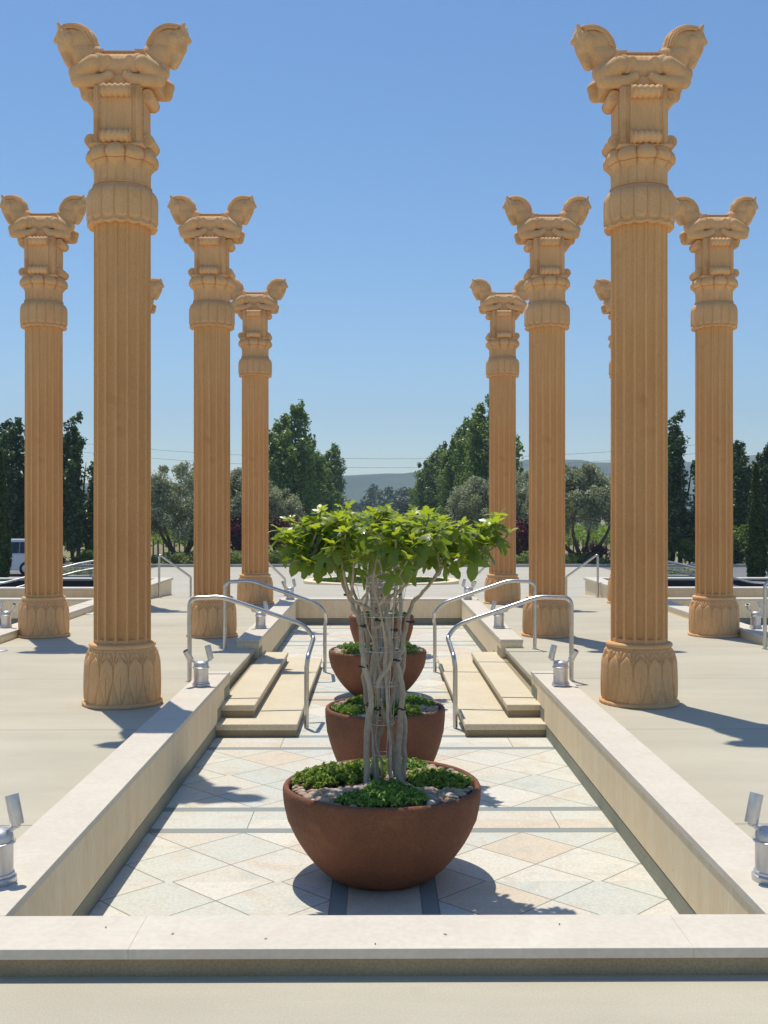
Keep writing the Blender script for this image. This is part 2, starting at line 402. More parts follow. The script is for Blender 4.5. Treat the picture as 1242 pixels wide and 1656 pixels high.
def clumps(rng, centres, radii, per, squash=(1, 1, 1), shell=0.55):
    """points spread through the outer part of many small clumps"""
    Ps = []; Os = []
    for c, r, k in zip(centres, radii, per):
        d = rng.normal(size=(k, 3)); d /= np.linalg.norm(d, axis=1, keepdims=True)
        q = r * (shell + (1 - shell) * rng.random((k, 1)) ** 0.7) * (0.85 + 0.3 * rng.random((k, 1)))
        Ps.append(np.asarray(c) + d * q * np.asarray(squash)); Os.append(d)
    return np.concatenate(Ps), np.concatenate(Os)

# ------------------------------------------------------------------ the ground
ZL = -1.45                                        # the lower drive and car park
mb = MB(); ys = [-60, 57.9, 150, 400, 900, 1400, 2600]; zs = [ZL - 0.06, ZL - 0.06, ZL - 0.3, -2.5, -2, 6, 40]
xs = [-1800, -700, -250, -60, 60, 250, 700, 1800]
vs = [(x, y, z) for y, z in zip(ys, zs) for x in xs]; nx = len(xs)
mb.add(vs, [(j * nx + i, j * nx + i + 1, (j + 1) * nx + i + 1, (j + 1) * nx + i) for j in range(len(ys) - 1) for i in range(nx - 1)])
struct(mb.obj('ground', M['ground']))
# terrace: one level sheet left open over the sunken courts
mb = MB()
def sheet(m, x0, x1, y0, y1, z): m.add([(x0, y0, z), (x1, y0, z), (x1, y1, z), (x0, y1, z)], [(0, 1, 2, 3)])
sheet(mb, -12, 12, -7, 3.6, 0)
for sgn in (-1, 1):
    a, b = sorted((sgn * 1.5, sgn * 4.6)); sheet(mb, a, b, 3.6, 18.6, 0)
    a, b = sorted((sgn * 7.7, sgn * 12)); sheet(mb, a, b, 3.6, 18.6, 0)
    a, b = sorted((sgn * 4.6, sgn * 7.7)); sheet(mb, a, b, 17.9, 18.6, 0)
sheet(mb, -1.5, 1.5, 17.9, 18.6, 0)
mb.add([(-12, -7, -2), (-12, 24, -2), (-12, 24, 0.0), (-12, -7, 0.0)], [(0, 1, 2, 3)])
mb.add([(12, -7, -2), (12, 24, -2), (12, 24, 0.0), (12, -7, 0.0)], [(3, 2, 1, 0)])
struct(mb.obj('terrace', M['concrete']))
mb = MB(); sheet(mb, -1.5, 1.5, 3.6, 17.9, -0.33)
struct(mb.obj('courtyard_floor', M['tiles']))
for sgn in (-1, 1):
    mb = MB(); a, b = sorted((sgn * 4.6, sgn * 7.7)); sheet(mb, a, b, 3.6, 17.9, -0.33)
    struct(mb.obj('courtyard_floor', M['tiles']))
# plaza falling away to the drive
mb = MB()
prof = [(18.6, 0.0), (22, -0.14), (28, -0.42), (36, -0.82), (44, -1.2), (49, -1.40), (52, ZL), (57, ZL)]
vs = [(x, y, z) for y, z in prof for x in (-12, -6, 0, 6, 12)]
mb.add(vs, [(j * 5 + i, j * 5 + i + 1, j * 5 + i + 6, j * 5 + i + 5) for j in range(len(prof) - 1) for i in range(4)], True)
for x in (-12, 12):
    vv = [(x, y, z) for y, z in prof] + [(x, y, -2) for y, z in prof]; n = len(prof)
    mb.add(vv, [(i, i + 1, n + i + 1, n + i) for i in range(n - 1)])
struct(mb.obj('plaza', M['plaza']))
def plaza_z(y):
    for (a, za), (b, zb) in zip(prof, prof[1:]):
        if a <= y <= b: return za + (zb - za) * (y - a) / (b - a)
    return ZL
for sgn in (-1, 1):
    mb = MB(); a, b = sorted((sgn * 12.004, sgn * 46)); sheet(mb, a, b, 22, 57, ZL - 0.004)
    struct(mb.obj('parking_lot', M['asphalt']))
mb = MB(); n = 9
pts = [(57, ZL), (90, ZL - .06), (150, ZL - 0.22), (260, -1.95), (400, -2.4)]
mb.add([(x, y, z) for y, z in pts for x in (-3.6, 4.4)], [(2 * i, 2 * i + 1, 2 * i + 3, 2 * i + 2) for i in range(len(pts) - 1)])
struct(mb.obj('road', M['asphalt']))
for x0, x1 in ((-46, -3.6), (4.4, 46)):
    mb = MB().box(x0, x1, 57.0, 57.25, ZL - .1, ZL + 0.15, 0.02)
    struct(mb.obj('kerb', M['kerb']))

# ------------------------------------------------------------------ columns
def relief_base(r, z, t, j):
    N = 16; u = (t / (2 * PI) * N) % 1.0 - 0.5
    d = 0.0
    if 0.035 < z < 0.455:
        if z > 0.305: wid = 0.485 * math.sqrt(max(0, 1 - ((z - 0.305) / 0.078) ** 2))
        elif z > 0.22: wid = 0.485
        else: wid = 0.485 * max(0, (z - 0.025) / 0.195) ** 0.85
        a = abs(u)
        if wid > 0.015 and a < wid:
            q = a / wid; e = min(1, (wid - a) / 0.05)
            d = 0.013 * (e ** 0.5) + 0.004 * (1 - q * q)
            if z < 0.25 and a < 0.03: d -= 0.007 * (1 - a / 0.03)
            ch = (0.325 - z) / 0.09 * 0.30
            if 0.225 < z < 0.327 and abs(a - ch) < 0.035: d -= 0.004 * (1 - abs(a - ch) / 0.035)
        else:
            u2 = 0.5 - a
            if z < 0.25:
                w2 = 0.42 * (0.25 - z) / 0.22
                q = u2 / max(w2, 1e-3)
                d = 0.010 * max(0, 1 - q * q)
                if u2 < 0.03: d -= 0.004 * (1 - u2 / 0.03)
            elif z > 0.36:
                ph = math.atan2(u2 * 0.115, z - 0.35); rr = math.hypot(u2 * 0.115, z - 0.35)
                d = 0.015 * (0.5 + 0.5 * math.cos(ph * 13)) * min(1, rr / 0.03) * max(0, min(1, (0.10 - rr) / 0.015)) + 0.001
    elif z <= 0.035 and j > 2:
        d = 0.004 * abs(math.sin(t * 16))
    return r + d, z
def build_column():
    t = thing('stone_column', '', 'column')
    prof = [(0.0, 0.0), (0.313, 0.0), (0.318, 0.008), (0.317, 0.022), (0.305, 0.030)]
    for k in range(84):
        z = 0.034 + k / 83 * 0.424
        if z < 0.3: r = 0.286 + 0.004 * math.sin(z / 0.3 * PI)
        else: r = 0.286 - 0.033 * ((z - 0.3) / 0.158) ** 1.8
        prof.append((r, z))
    for k in range(9):
        a = -PI / 2 + PI * k / 8; prof.append((0.246 + 0.020 * math.cos(a), 0.478 + 0.020 * math.sin(a)))
    prof += [(0.236, 0.5), (0.0, 0.5)]
    MB().lathe(prof, 640, fn=relief_base, closed=False).obj('leaf_carved_base', M['carving'], t)
    # fluted shaft
    NF = 16
    def flute(r, z, th, j):
        u = (th / (2 * PI) * NF) % 1.0 - 0.5
        k = 1.0 if 0.53 < z < 3.83 else 0.2
        return r - k * 0.042 * math.sqrt(max(0, 1 - (u / 0.40) ** 2)), z
    MB().lathe([(0.228, 0.498), (0.228, 0.529), (0.228, 0.54), (0.2275, 1.5), (0.227, 2.8), (0.226, 3.90)], NF * 20, fn=flute).obj('fluted_shaft', M['column'], t)
    # petal drum
    def petals(r, z, th, j):
        u = abs((th / (2 * PI) * 16) % 1.0 - 0.5) * 2
        if j < 3: return r, z + 0.016 * u * u
        b = 3.875 + 0.04 * (1 - math.sqrt(max(0, 1 - u * u)))
        k = min(1, max(0, (z - b) / 0.02)) * min(1, max(0, (4.15 - z) / 0.03))
        g = 0.013 * math.sqrt(max(0, 1 - u ** 3)) * k
        if abs(z - b) < 0.008: g -= 0.005
        return r + g, z + (0.016 * u * u if z < 3.86 else 0)
    prof = [(0.215, 3.842), (0.262, 3.836), (0.277, 3.842), (0.279, 3.85)]
    for k in range(34):
        z = 3.858 + k / 33 * 0.30
        r = 0.271 - 0.0 * k
        if z > 4.06: r = 0.271 - 0.040 * ((z - 4.06) / 0.098) ** 2
        prof.append((r, z))
    prof += [(0.226, 4.166), (0.215, 4.17)]
    MB().lathe(prof, 16 * 18, fn=petals).obj('petal_drum', M['carving'], t)
    # palm capital
    def palms(r, z, th, j):
        u = abs((th / (2 * PI) * 10) % 1.0 - 0.5) * 2
        u2 = abs((th / (2 * PI) * 20) % 1.0 - 0.5) * 2
        if z < 4.30: return r - 0.008 * max(0, (u2 - 0.75) / 0.25), z
        e = 0.036 * (math.sqrt(max(0, 1 - u ** 2.6)) - 0.62) * min(1, (z - 4.30) / 0.03)
        return r + e, z + (0.02 * u * u if 4.31 < z < 4.40 else 0) - (0.014 * u * u if z > 4.42 else 0)
    pr = [(0.215, 4.164), (0.236, 4.168), (0.236, 4.178), (0.226, 4.184), (0.225, 4.22), (0.226, 4.26), (0.2265, 4.30), (0.229, 4.318), (0.238, 4.333), (0.246, 4.342),
          (0.240, 4.348), (0.256, 4.350), (0.270, 4.362), (0.276, 4.39), (0.274, 4.41), (0.266, 4.432), (0.252, 4.452), (0.234, 4.468), (0.215, 4.476)]
    MB().lathe(pr, 240, fn=palms).obj('palm_capital', M['carving'], t)
    # voluted block
    mb = MB().box(-0.185, 0.185, -0.185, 0.185, 4.46, 4.945, 0.006)
    mb.box(-0.215, 0.215, -0.215, 0.215, 4.455, 4.478, 0.006)
    for q in range(4):
        rot = Matrix.Rotation(q * PI / 2, 4, 'Z')
        tmp = MB()
        for i in range(5):
            x = -0.088 + i * 0.044
            tmp.tube([(x, -0.186, 4.50), (x, -0.186, 4.92)], 0.0195, 10)
        tmp.box(-0.118, 0.118, -0.2, -0.18, 4.50, 4.92)
        tmp.tube([(-0.155, -0.178, 4.48), (-0.155, -0.178, 4.93)], 0.016, 8); tmp.tube([(0.155, -0.178, 4.48), (0.155, -0.178, 4.93)], 0.016, 8)
        mb.add([(rot @ Vector(p))[:] for p in tmp.v], tmp.f, True)
    blk = mb.obj('volute_block', M['carving'], t)
    prof = [(0.0, -0.121), (0.016, -0.121), (0.018, -0.117), (0.022, -0.117), (0.024, -0.121), (0.05, -0.121), (0.054, -0.117)]
    for k in range(41):
        x = -0.115 + 0.23 * k / 40
        prof.append((0.054 - 0.010 * abs(math.cos((x + 0.115) / 0.23 * 5 * PI)) ** 2.5, x))
    prof += [(0.054, 0.117), (0.05, 0.121), (0.024, 0.121), (0.022, 0.117), (0.018, 0.117), (0.016, 0.121), (0.0, 0.121)]
    roll = MB().lathe(prof, 24, closed=False)
    # axis z -> axis x
    roll.v = [(p[2], p[0], p[1]) for p in roll.v]
    rme = roll.mesh('scroll', M['carving'])
    for q in range(4):
        for z in (4.525, 4.885):
            o = link('scroll', rme, blk); a = q * PI / 2
            o.location = (0.225 * math.sin(a), -0.225 * math.cos(a), z); o.rotation_euler = (0, 0, a)
    # the two horse foreparts back to back, one carved stone
    k = 0.001153
    def X(c): return (c - 527) * k
    def Z(c): return 5.605 - c * k
    def ZF(c): return 5.550 - c * k
    mb = MB()
    def seg(p, q, r0, r1, sy=1.0, sz=1.0):
        p, q = Vector(p), Vector(q); L = (q - p).length; n = max(2, int(L / (min(r0, r1) * 0.3)) + 1)
        for i in range(n):
            f = i / (n - 1) if n > 1 else 0
            r = r0 + (r1 - r0) * f; c = p.lerp(q, f)
            mb.sphere(c, r, (1, sy, sz), 16, 10)
    seg((-0.22, 0, 5.132), (0.22, 0, 5.132), 0.124, 0.124, 1.22)
    seg((-0.10, 0, 5.05), (0.10, 0, 5.05), 0.09, 0.09, 1.35)
    mb.box(-0.19, 0.19, -0.13, 0.13, 4.935, 5.0); mb.box(-0.31, 0.31, -0.14, 0.14, 4.955, 5.04)
    mb.box(-0.20, 0.20, -0.07, 0.07, 5.16, 5.268)
    for sx in (-1, 1):
        h = lambda c: sx * X(c) * (0.975 if c > 860 else 1.0)
        # chest, arched neck, tucked head
        seg((h(690), 0, Z(390)), (h(790), 0, Z(415)), 0.118, 0.080, 1.2)
        seg((h(742), 0, Z(330)), (h(795), 0, Z(300)), 0.115, 0.105, 0.92)
        seg((h(770), 0, Z(290)), (h(800), 0, Z(215)), 0.110, 0.118, 0.74)
        seg((h(800), 0, Z(215)), (h(862), 0, Z(182)), 0.118, 0.105, 0.66)
        seg((h(862), 0, Z(182)), (h(932), 0, Z(168)), 0.105, 0.086, 0.66)
        seg((h(838), 0, Z(285)), (h(845), 0, Z(330)), 0.075, 0.055, 0.9)
        # head: long face pointing down and in
        seg((h(930), 0, Z(182)), (h(926), 0, Z(245)), 0.080, 0.076, 1.02)
        seg((h(925), 0, Z(245)), (h(908), 0, Z(335)), 0.076, 0.050, 0.92)
        seg((h(908), 0, Z(335)), (h(897), 0, Z(365)), 0.050, 0.042, 1.05)
        seg((h(902), 0, Z(212)), (h(892), 0, Z(262)), 0.076, 0.062, 1.30)
        for sy in (-1, 1):
            seg((h(962), sy * 0.035, Z(140)), (h(978), sy * 0.045, Z(98)), 0.024, 0.014)
            mb.sphere((h(958), sy * 0.064, Z(212)), 0.016, (1, 1, 0.8))
            seg((h(940), sy * 0.070, Z(196)), (h(978), sy * 0.060, Z(192)), 0.012, 0.010)
            mb.sphere((h(918), sy * 0.040, Z(358)), 0.012)
            # folded foreleg
            seg((h(672), sy * 0.120, ZF(350)), (h(715), sy * 0.130, ZF(375)), 0.080, 0.078, 0.72)
            seg((h(700), sy * 0.145, ZF(368)), (h(826), sy * 0.145, ZF(430)), 0.074, 0.052, 0.8)
            seg((h(820), sy * 0.145, ZF(442)), (h(812), sy * 0.145, ZF(480)), 0.054, 0.050, 0.8)
            seg((h(812), sy * 0.145, ZF(486)), (h(630), sy * 0.15, ZF(480)), 0.052, 0.050, 0.8)
            seg((h(630), sy * 0.15, ZF(478)), (h(588), sy * 0.15, ZF(450)), 0.050, 0.040, 0.8)
            seg((h(606), sy * 0.135, ZF(330)), (h(640), sy * 0.135, ZF(400)), 0.040, 0.030, 0.7)
        seg((h(985), 0, Z(190)), (h(1006), 0, Z(202)), 0.040, 0.024, 0.8)
    o = link('tmp', mb.mesh('tmp', M['carving']))
    md = o.modifiers.new('r', 'REMESH'); md.mode = 'VOXEL'; md.voxel_size = 0.006; md.use_smooth_shade = True
    md = o.modifiers.new('s', 'SMOOTH'); md.iterations = 2; md.factor = 0.5
    dg = bpy.context.evaluated_depsgraph_get(); dg.update()
    me = bpy.data.meshes.new_from_object(o.evaluated_get(dg)); me.name = 'twin_horse_sculpture'
    bpy.data.objects.remove(o)
    me.materials.clear(); me.materials.append(M['carving'])
    me.polygons.foreach_set('use_smooth', [True] * len(me.polygons))
    hs = link('twin_horse_sculpture', me, t)
    # mane combs and beaded harness carved on the horses
    mane = MB(); har = MB()
    for sx in (-1, 1):
        crest = smooth_path([(sx * X(697), 0, Z(262)), (sx * X(715), 0, Z(190)), (sx * X(763), 0, Z(122)), (sx * X(842), 0, Z(86)), (sx * X(915), 0, Z(90)), (sx * X(948), 0, Z(104))], 8)
        for off, dz, rr in ((-0.030, -0.008, 0.009), (-0.015, -0.002, 0.009), (0, 0, 0.010), (0.015, -0.002, 0.009), (0.030, -0.008, 0.009)):
            mane.tube([(p.x, off, p.z + dz) for p in crest], [rr * (0.8 + 0.35 * (i % 2)) for i in range(len(crest))], 6)
        for sy in (-1, 1):
            cen = Vector((sx * X(850), 0, Z(235)))
            for inset, yy in ((0.020, 0.052), (0.036, 0.066), (0.052, 0.074)):
                mane.tube([(p.x + (cen - p).normalized().x * inset, sy * yy * (1.12 - 0.2 * i / len(crest)), p.z + (cen - p).normalized().z * inset) for i, p in enumerate(crest)], [0.0105 * (0.85 + 0.3 * (i % 2)) for i in range(len(crest))], 6)
            for a in range(5):
                for b in range(4):
                    f = a / 4; x = X(640 + 55 * f + b * 9); z = Z(305 + b * 16 + f * 8)
                    har.sphere((sx * x, sy * (0.118 + 0.012 * b + 0.004 * a), z), 0.0085, (1, 1, 1), 6, 4)
    for sy in (-1, 1):
        for i in range(27):
            har.sphere((-0.16 + 0.32 * i / 26, sy * 0.078, 5.256), 0.008, (1, 1, 1), 6, 4)
    mane.obj('mane', M['carving'], hs); har.obj('beaded_harness', M['carving'], hs)
    return t
col0 = build_column()
cols = [(-2.1, 8.5, 'nearest tall sandstone horse column on the left, largest of the left side'),
        (2.1, 8.5, 'nearest tall sandstone horse column on the right, largest of the right side'),
        (-2.1, 13.1, 'middle sandstone horse column of the left inner row, behind the left step handrails'),
        (2.1, 13.1, 'middle sandstone horse column of the right inner row, behind the right step handrails'),
        (-2.1, 17.75, 'farthest sandstone horse column of the left inner row, beside the back court wall'),
        (2.1, 17.75, 'farthest sandstone horse column of the right inner row, behind the fig leaves'),
        (-4.2, 13.1, 'outer left sandstone horse column near the photo edge, beside the white car'),
        (4.2, 13.1, 'outer right sandstone horse column near the photo edge, beside the lone uplight'),
        (-4.2, 17.75, 'sandstone horse column mostly hidden behind the nearest left column'),
        (4.2, 17.75, 'sandstone horse column mostly hidden behind the nearest right column')]
for i, (x, y, lb) in enumerate(cols):
    o = col0 if i == 0 else dup(col0, (x, y, 0))
    o.location = (x, y, 0); o['label'] = lb; o['group'] = 'horse-topped columns in rows'

# ------------------------------------------------------------------ court walls
def wall(label, x0, x1, y0, y1, cuts=(), along='y', group='low walls round the sunken court', inner=None, skip_strip=False):
    t = thing('low_stone_wall', label, 'wall', ((x0 + x1) / 2, (y0 + y1) / 2, 0), 0, group)
    ox, oy = t.location.x, t.location.y
    a = MB(); g = 0.0002
    e = [y0 if along == 'y' else x0] + list(cuts) + [y1 if along == 'y' else x1]
    for p, q in zip(e, e[1:]):
        if along == 'y': a.box(x0 - ox, x1 - ox, p + g - oy, q - g - oy, 0.066, 0.10, 0.0015)
        else: a.box(p + g - ox, q - g - ox, y0 - oy, y1 - oy, 0.066, 0.10, 0.0015)
    a.obj('coping', M['coping'], t)
    i = 0.006
    bx0, bx1, by0, by1 = x0 + i - ox, x1 - i - ox, y0 + (0.022 if along == 'x' else i) - oy, y1 - i - oy
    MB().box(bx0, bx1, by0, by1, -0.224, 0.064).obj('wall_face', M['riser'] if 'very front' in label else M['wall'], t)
    j = 0.002
    MB().box(bx0 + j, bx1 - j, by0 + j, by1 - j, -0.345, -0.232).obj('base_strip', M['strip'], t)
    # olive panels climbing beside the steps
    if inner is not None:
        f = (bx1 if inner > 0 else bx0); lo, hi = (f - 0.004, f + 0.004)
        p = MB()
        if y1 < 10.7: spans = [(8.80, 9.3, -0.2235, -0.113), (9.2, y1 - 0.024, -0.1125, -0.004)]
        else: spans = [(12.1, 12.6, -0.2235, -0.113), (y0 + 0.024, 12.2, -0.1125, -0.004)]
        for s0, s1, z0, z1 in spans: p.box(lo, hi, s0 - oy, s1 - oy, z0, z1)
        p.obj('stepped_panel', M['strip'], t)
    return t
wall('low pale wall along the left of the court from the front to the left steps', -1.63, -1.37, 3.762, 9.53, (5.6, 7.55), inner=1)
wall('low pale wall along the right of the court from the front to the right steps', 1.37, 1.63, 3.762, 9.53, (5.2, 7.45), inner=-1)
wall('low pale wall on the left beyond the left steps, running to the back', -1.63, -1.37, 11.87, 17.42, (13.9, 15.8), inner=1)
wall('low pale wall on the right beyond the right steps, running to the back', 1.37, 1.63, 11.87, 17.42, (13.9, 15.8), inner=-1)
wall('long pale coped wall across the very front of the picture', -2.6, 2.6, 3.47, 3.76, (-0.86, 1.02), 'x')
wall('low wall closing the far end of the central court', -1.66, 1.66, 17.424, 17.72, (-0.5, 0.6), 'x')
wall('short low wall at the far left edge carrying one uplight', -4.75, -4.46, 11.87, 17.42, (13.9, 15.8), group='low walls of the side courts')
wall('short low wall at the far right edge carrying one uplight', 4.46, 4.75, 11.87, 17.42, (13.9, 15.8), group='low walls of the side courts')
wall('low wall closing the far end of the left side court', -7.7, -4.46, 17.424, 17.72, (-6, -5.2), 'x', group='low walls of the side courts')
wall('low wall closing the far end of the right side court', 4.46, 7.7, 17.424, 17.72, (5.2, 6), 'x', group='low walls of the side courts')

for k, (px, py) in enumerate(((172, 1500), (280, 1511), (720, 1513), (607, 1528), (1088, 1410), (430, 1519), (905, 1497))):
    d = F * 1.45 / (py - 829); p = at(px, py, d); rl = random.Random(k)
    m = MB(); a = rl.random() * 6; L = rl.uniform(.005, .009)
    m.add([(L * math.cos(a), L * math.sin(a), .001), (.35 * L * math.cos(a + 1.6), .35 * L * math.sin(a + 1.6), .003), (-L * math.cos(a), -L * math.sin(a), .0012), (.35 * L * math.cos(a - 1.6), .35 * L * math.sin(a - 1.6), .0025)], [(0, 1, 2, 3)])
    tag(m.obj('dry_leaf', M['darkbark'], None, (p.x, p.y, 0.1005)), 'tiny dark dry leaf fragment lying on the pale wall coping', 'leaf', 'leaf litter on the copings')

# steps
def step(label, xi, y0, y1, ztop, xo, sgn):
    t = thing('stone_step', label, 'step', (sgn * (xi + xo) / 2, (y0 + y1) / 2, 0), 0, 'steps down into the court')
    ox, oy = t.location.x, t.location.y; a, b = sorted((sgn * xi, sgn * xo))
    m = MB(); top = M['concrete'] if xi > 1.3 else M['step']
    e = [y0, y0 + (y1 - y0) * 0.17, y1 - (y1 - y0) * 0.17, y1]
    for p, q in zip(e, e[1:]): m.box(a - ox, b - ox, p - oy + .0015, q - oy - .0015, ztop - 0.052, ztop, 0.009)
    m.obj('tread', top, t)
    i = 0.014
    a2, b2 = sorted((sgn * (xi + i), sgn * (xo - 0.002)))
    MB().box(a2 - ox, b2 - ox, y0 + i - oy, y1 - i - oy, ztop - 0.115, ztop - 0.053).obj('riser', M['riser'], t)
for sgn, sd_ in ((-1, 'left'), (1, 'right')):
    step('lowest wide tan step at the %s side of the court' % sd_, 0.70, 8.72, 12.68, -0.22, 1.388, sgn)
    step('upper tan step on top of the lowest step at the %s side' % sd_, 1.085, 9.0, 12.4, -0.11, 1.388, sgn)
    step('terrace edge nosing at the head of the %s steps between two walls' % sd_, 1.42, 9.54, 11.86, 0.004, 1.80, sgn)
    # fill under the landing so the gap between the walls is closed
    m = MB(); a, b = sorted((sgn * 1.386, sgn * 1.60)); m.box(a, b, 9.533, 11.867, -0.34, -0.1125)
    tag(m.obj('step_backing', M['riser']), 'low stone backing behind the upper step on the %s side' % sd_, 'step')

# ------------------------------------------------------------------ handrails
def court_rail(sgn, yu, yl, label):
    t = thing('steel_handrail', label, 'handrail', (sgn * 1.747, yu, 0), 0, 'steel handrails at the steps')
    o = Vector((sgn * 1.747, yu, 0))
    P = [(sgn * 1.747, yu, 0.0), (sgn * 1.747, yu, 0.762), (sgn * 1.45, yu, 0.775), (sgn * 0.69, yu, 0.515), (sgn * 0.612, yu, 0.40), (sgn * 0.632, yl, 0.30), (sgn * 0.646, yl, 0.2)]
    path = round_path([Vector(p) - o for p in P], [0.075, 0.08, 0.09, 0.05, 0.05], 6)
    MB().tube(path, 0.0205, 12).obj('top_rail', M['steel'], t)
    MB().tube([Vector((sgn * 0.646, yl, 0.2)) - o, Vector((sgn * 0.646, yl, -0.33)) - o], 0.0205, 12).obj('lower_post', M['steel'], t)
    MB().lathe([(0.0215, 0.0), (0.034, 0.0), (0.034, 0.006), (0.0215, 0.008)], 16).obj('foot_flange', M['steel'], t)
    return t
court_rail(-1, 9.56, 9.08, 'nearest steel handrail on the left, curving down past the left steps')
court_rail(1, 9.56, 9.08, 'nearest steel handrail on the right, curving down past the right steps')
court_rail(-1, 11.78, 12.28, 'second steel handrail on the left, at the far end of the left steps')
court_rail(1, 11.78, 12.28, 'second steel handrail on the right, at the far end of the right steps')
# far rails
def simple_rail(label, P, rad, r=0.021, group='small rails at the far edge of the terrace', cat='handrail'):
    o = Vector(P[0]); t = thing('steel_handrail', label, cat, o, 0, group)
    MB().tube(round_path([Vector(p) - o for p in P], rad, 5), r, 10).obj('rail_tube', M['steel'], t)
    for q in (P[0], P[-1]):
        MB().lathe([(r, 0.0), (0.04, 0.0), (0.04, 0.006), (r, 0.009)], 14).obj('foot_flange', M['steel'], t, Vector(q) - o)
    return t
for s, sd_ in ((-1, 'left'), (1, 'right')):
    simple_rail('small bent steel handrail near the olive tree on the far %s' % sd_, [(s * 4.05, 19.3, -.03), (s * 4.05, 19.3, 0.77), (s * 3.52, 19.6, 0.33), (s * 3.52, 19.6, -.04)], [0.06, 0.03])
    simple_rail('small sloping steel handrail partly behind the farthest %s inner column' % sd_, [(s * 2.35, 19.6, -.04), (s * 2.30, 19.6, 0.82), (s * 1.80, 20.1, 0.26), (s * 1.80, 20.1, -.06)], [0.06, 0.03])
t = court_rail(1, 11.78, 12.28, 'upright end of a steel handrail at the right edge of the photo')
t.location = (4.35, 11.78, 0); t.rotation_euler = (0, 0, PI)   # belongs to the right side court
t.scale = (1, -1, 1)
t['group'] = 'steel handrails at the steps'

# ------------------------------------------------------------------ uplights
def build_uplight():
    t = thing('twin_uplight', '', 'lamp', (0, 0, 0.10), 0, 'twin uplights on the walls')
    MB().lathe([(0.0, 0), (0.073, 0), (0.074, 0.003), (0.074, 0.02), (0.070, 0.024), (0.065, 0.025)], 40).obj('base_ring', M['aluminium'], t)
    MB().lathe([(0.058, 0.024), (0.066, 0.027), (0.066, 0.036), (0.061, 0.04), (0.061, 0.146), (0.064, 0.15)], 40).obj('canister', M['aluminium'], t)
    MB().lathe([(0.060, 0.150), (0.070, 0.151), (0.071, 0.158), (0.066, 0.161), (0.060, 0.161)], 40).obj('rim_flange', M['aluminium'], t)
    MB().lathe([(0.062, 0.161), (0.062, 0.178), (0.058, 0.192), (0.046, 0.204), (0.026, 0.211), (0.0, 0.213)], 40, closed=False).obj('domed_cap', M['aluminium'], t)
    for base, tip, elb in (((-0.080, 0.0, 0.222), (-0.050, 0.02, 0.335), (-0.045, 0, 0.196)), ((0.082, -0.01, 0.212), (0.120, -0.045, 0.300), (0.045, 0, 0.196))):
        m = MB().tube([elb, Vector(base)], 0.0095, 8); m.sphere(base, 0.013, n=10, m=6)
        m.obj('knuckle_arm', M['aluminium'], t)
        b, e = Vector(base), Vector(tip); d = (e - b).normalized(); L = (e - b).length
        prof = [(0.0, 0), (0.024, 0.0), (0.0265, 0.003), (0.0265, L), (0.0235, L), (0.0235, L - 0.014)]
        q = d.to_track_quat('Z', 'Y').to_matrix()
        m = MB().lathe(prof, 24, closed=False); m.v = [tuple(q @ Vector(p) + b) for p in m.v]
        h = m.obj('spot_head', M['aluminium'], t)
        m = MB().lathe([(0.0, L - 0.013), (0.0234, L - 0.013)], 20, closed=False); m.v = [tuple(q @ Vector(p) + b) for p in m.v]
        m.obj('lens', M['lens'], h)
    return t
lamp0 = build_uplight()
lamps = [(1.52, 4.11, 0, 'large silver twin uplight cut off by the lower right photo edge'),
         (-1.525, 4.11, 1, 'large silver twin uplight cut off by the lower left photo edge'),
         (1.50, 8.72, 0, 'silver twin uplight on the right wall end in front of the right steps'),
         (-1.50, 8.72, 1, 'silver twin uplight on the left wall end in front of the left steps'),
         (1.49, 13.05, 0, 'silver twin uplight seen behind the nearest right handrail'),
         (-1.485, 13.05, 1, 'silver twin uplight seen behind the nearest left handrail'),
         (1.47, 17.3, 0, 'small silver twin uplight at the right far corner of the court'),
         (-1.47, 17.3, 1, 'small silver twin uplight at the left far corner of the court'),
         (-4.69, 13.15, 0, 'silver twin uplight at the left photo edge beside the outer left column'),
         (4.69, 13.0, 1, 'silver twin uplight at the right photo edge beside the outer right column')]
for i, (x, y, flip, lb) in enumerate(lamps):
    o = lamp0 if i == 0 else dup(lamp0, (x, y, 0.1))
    o.location = (x, y, 0.1005); o['label'] = lb
    if flip: o.scale = (-1, 1, 1)

# ------------------------------------------------------------------ bowls, figs
def bowl_pot(label, x, y, rim, foot, h, belly):
    t = thing('terracotta_pot', label, 'pot', (x, y, -0.328), 0, 'terracotta pots along the court')
    pr = [(0.0, 0.0), (foot - 0.01, 0.0), (foot, 0.006)]
    for k in range(1, 25):
        f = k / 24
        r = foot + (rim - foot) * (math.sin(f * PI / 2) ** belly)
        pr.append((r + (0.003 * math.sin(max(0, (f - 0.62)) / 0.1 * PI) if 0.62 < f < 0.72 else 0), 0.006 + f * (h - 0.03)))
    for k in range(1, 8):
        a = PI * k / 7; pr.append((rim - 0.017 + 0.017 * math.cos(a), h - 0.024 + 0.017 * math.sin(a) + 0.007 * math.sin(a)))
    pr += [(rim - 0.036, h - 0.05), (rim - 0.05, h - 0.12), (0.0, h - 0.12)]
    rng = random.Random(int(y * 10)); ph = rng.random() * 6
    def wob(r, z, th, j): return r * (1 + 0.004 * math.sin(2 * th + ph) + 0.003 * math.sin(5 * th + z * 9)), z + 0.004 * math.sin(2 * th + ph) * (z / h)
    MB().lathe(pr, 72, fn=wob, closed=False).obj('pot_body', M['terracotta'], t)
    MB().lathe([(rim - 0.045, h - 0.042), (0.0, h - 0.015)], 40, closed=False).obj('soil', M['soil'], t)
    return t
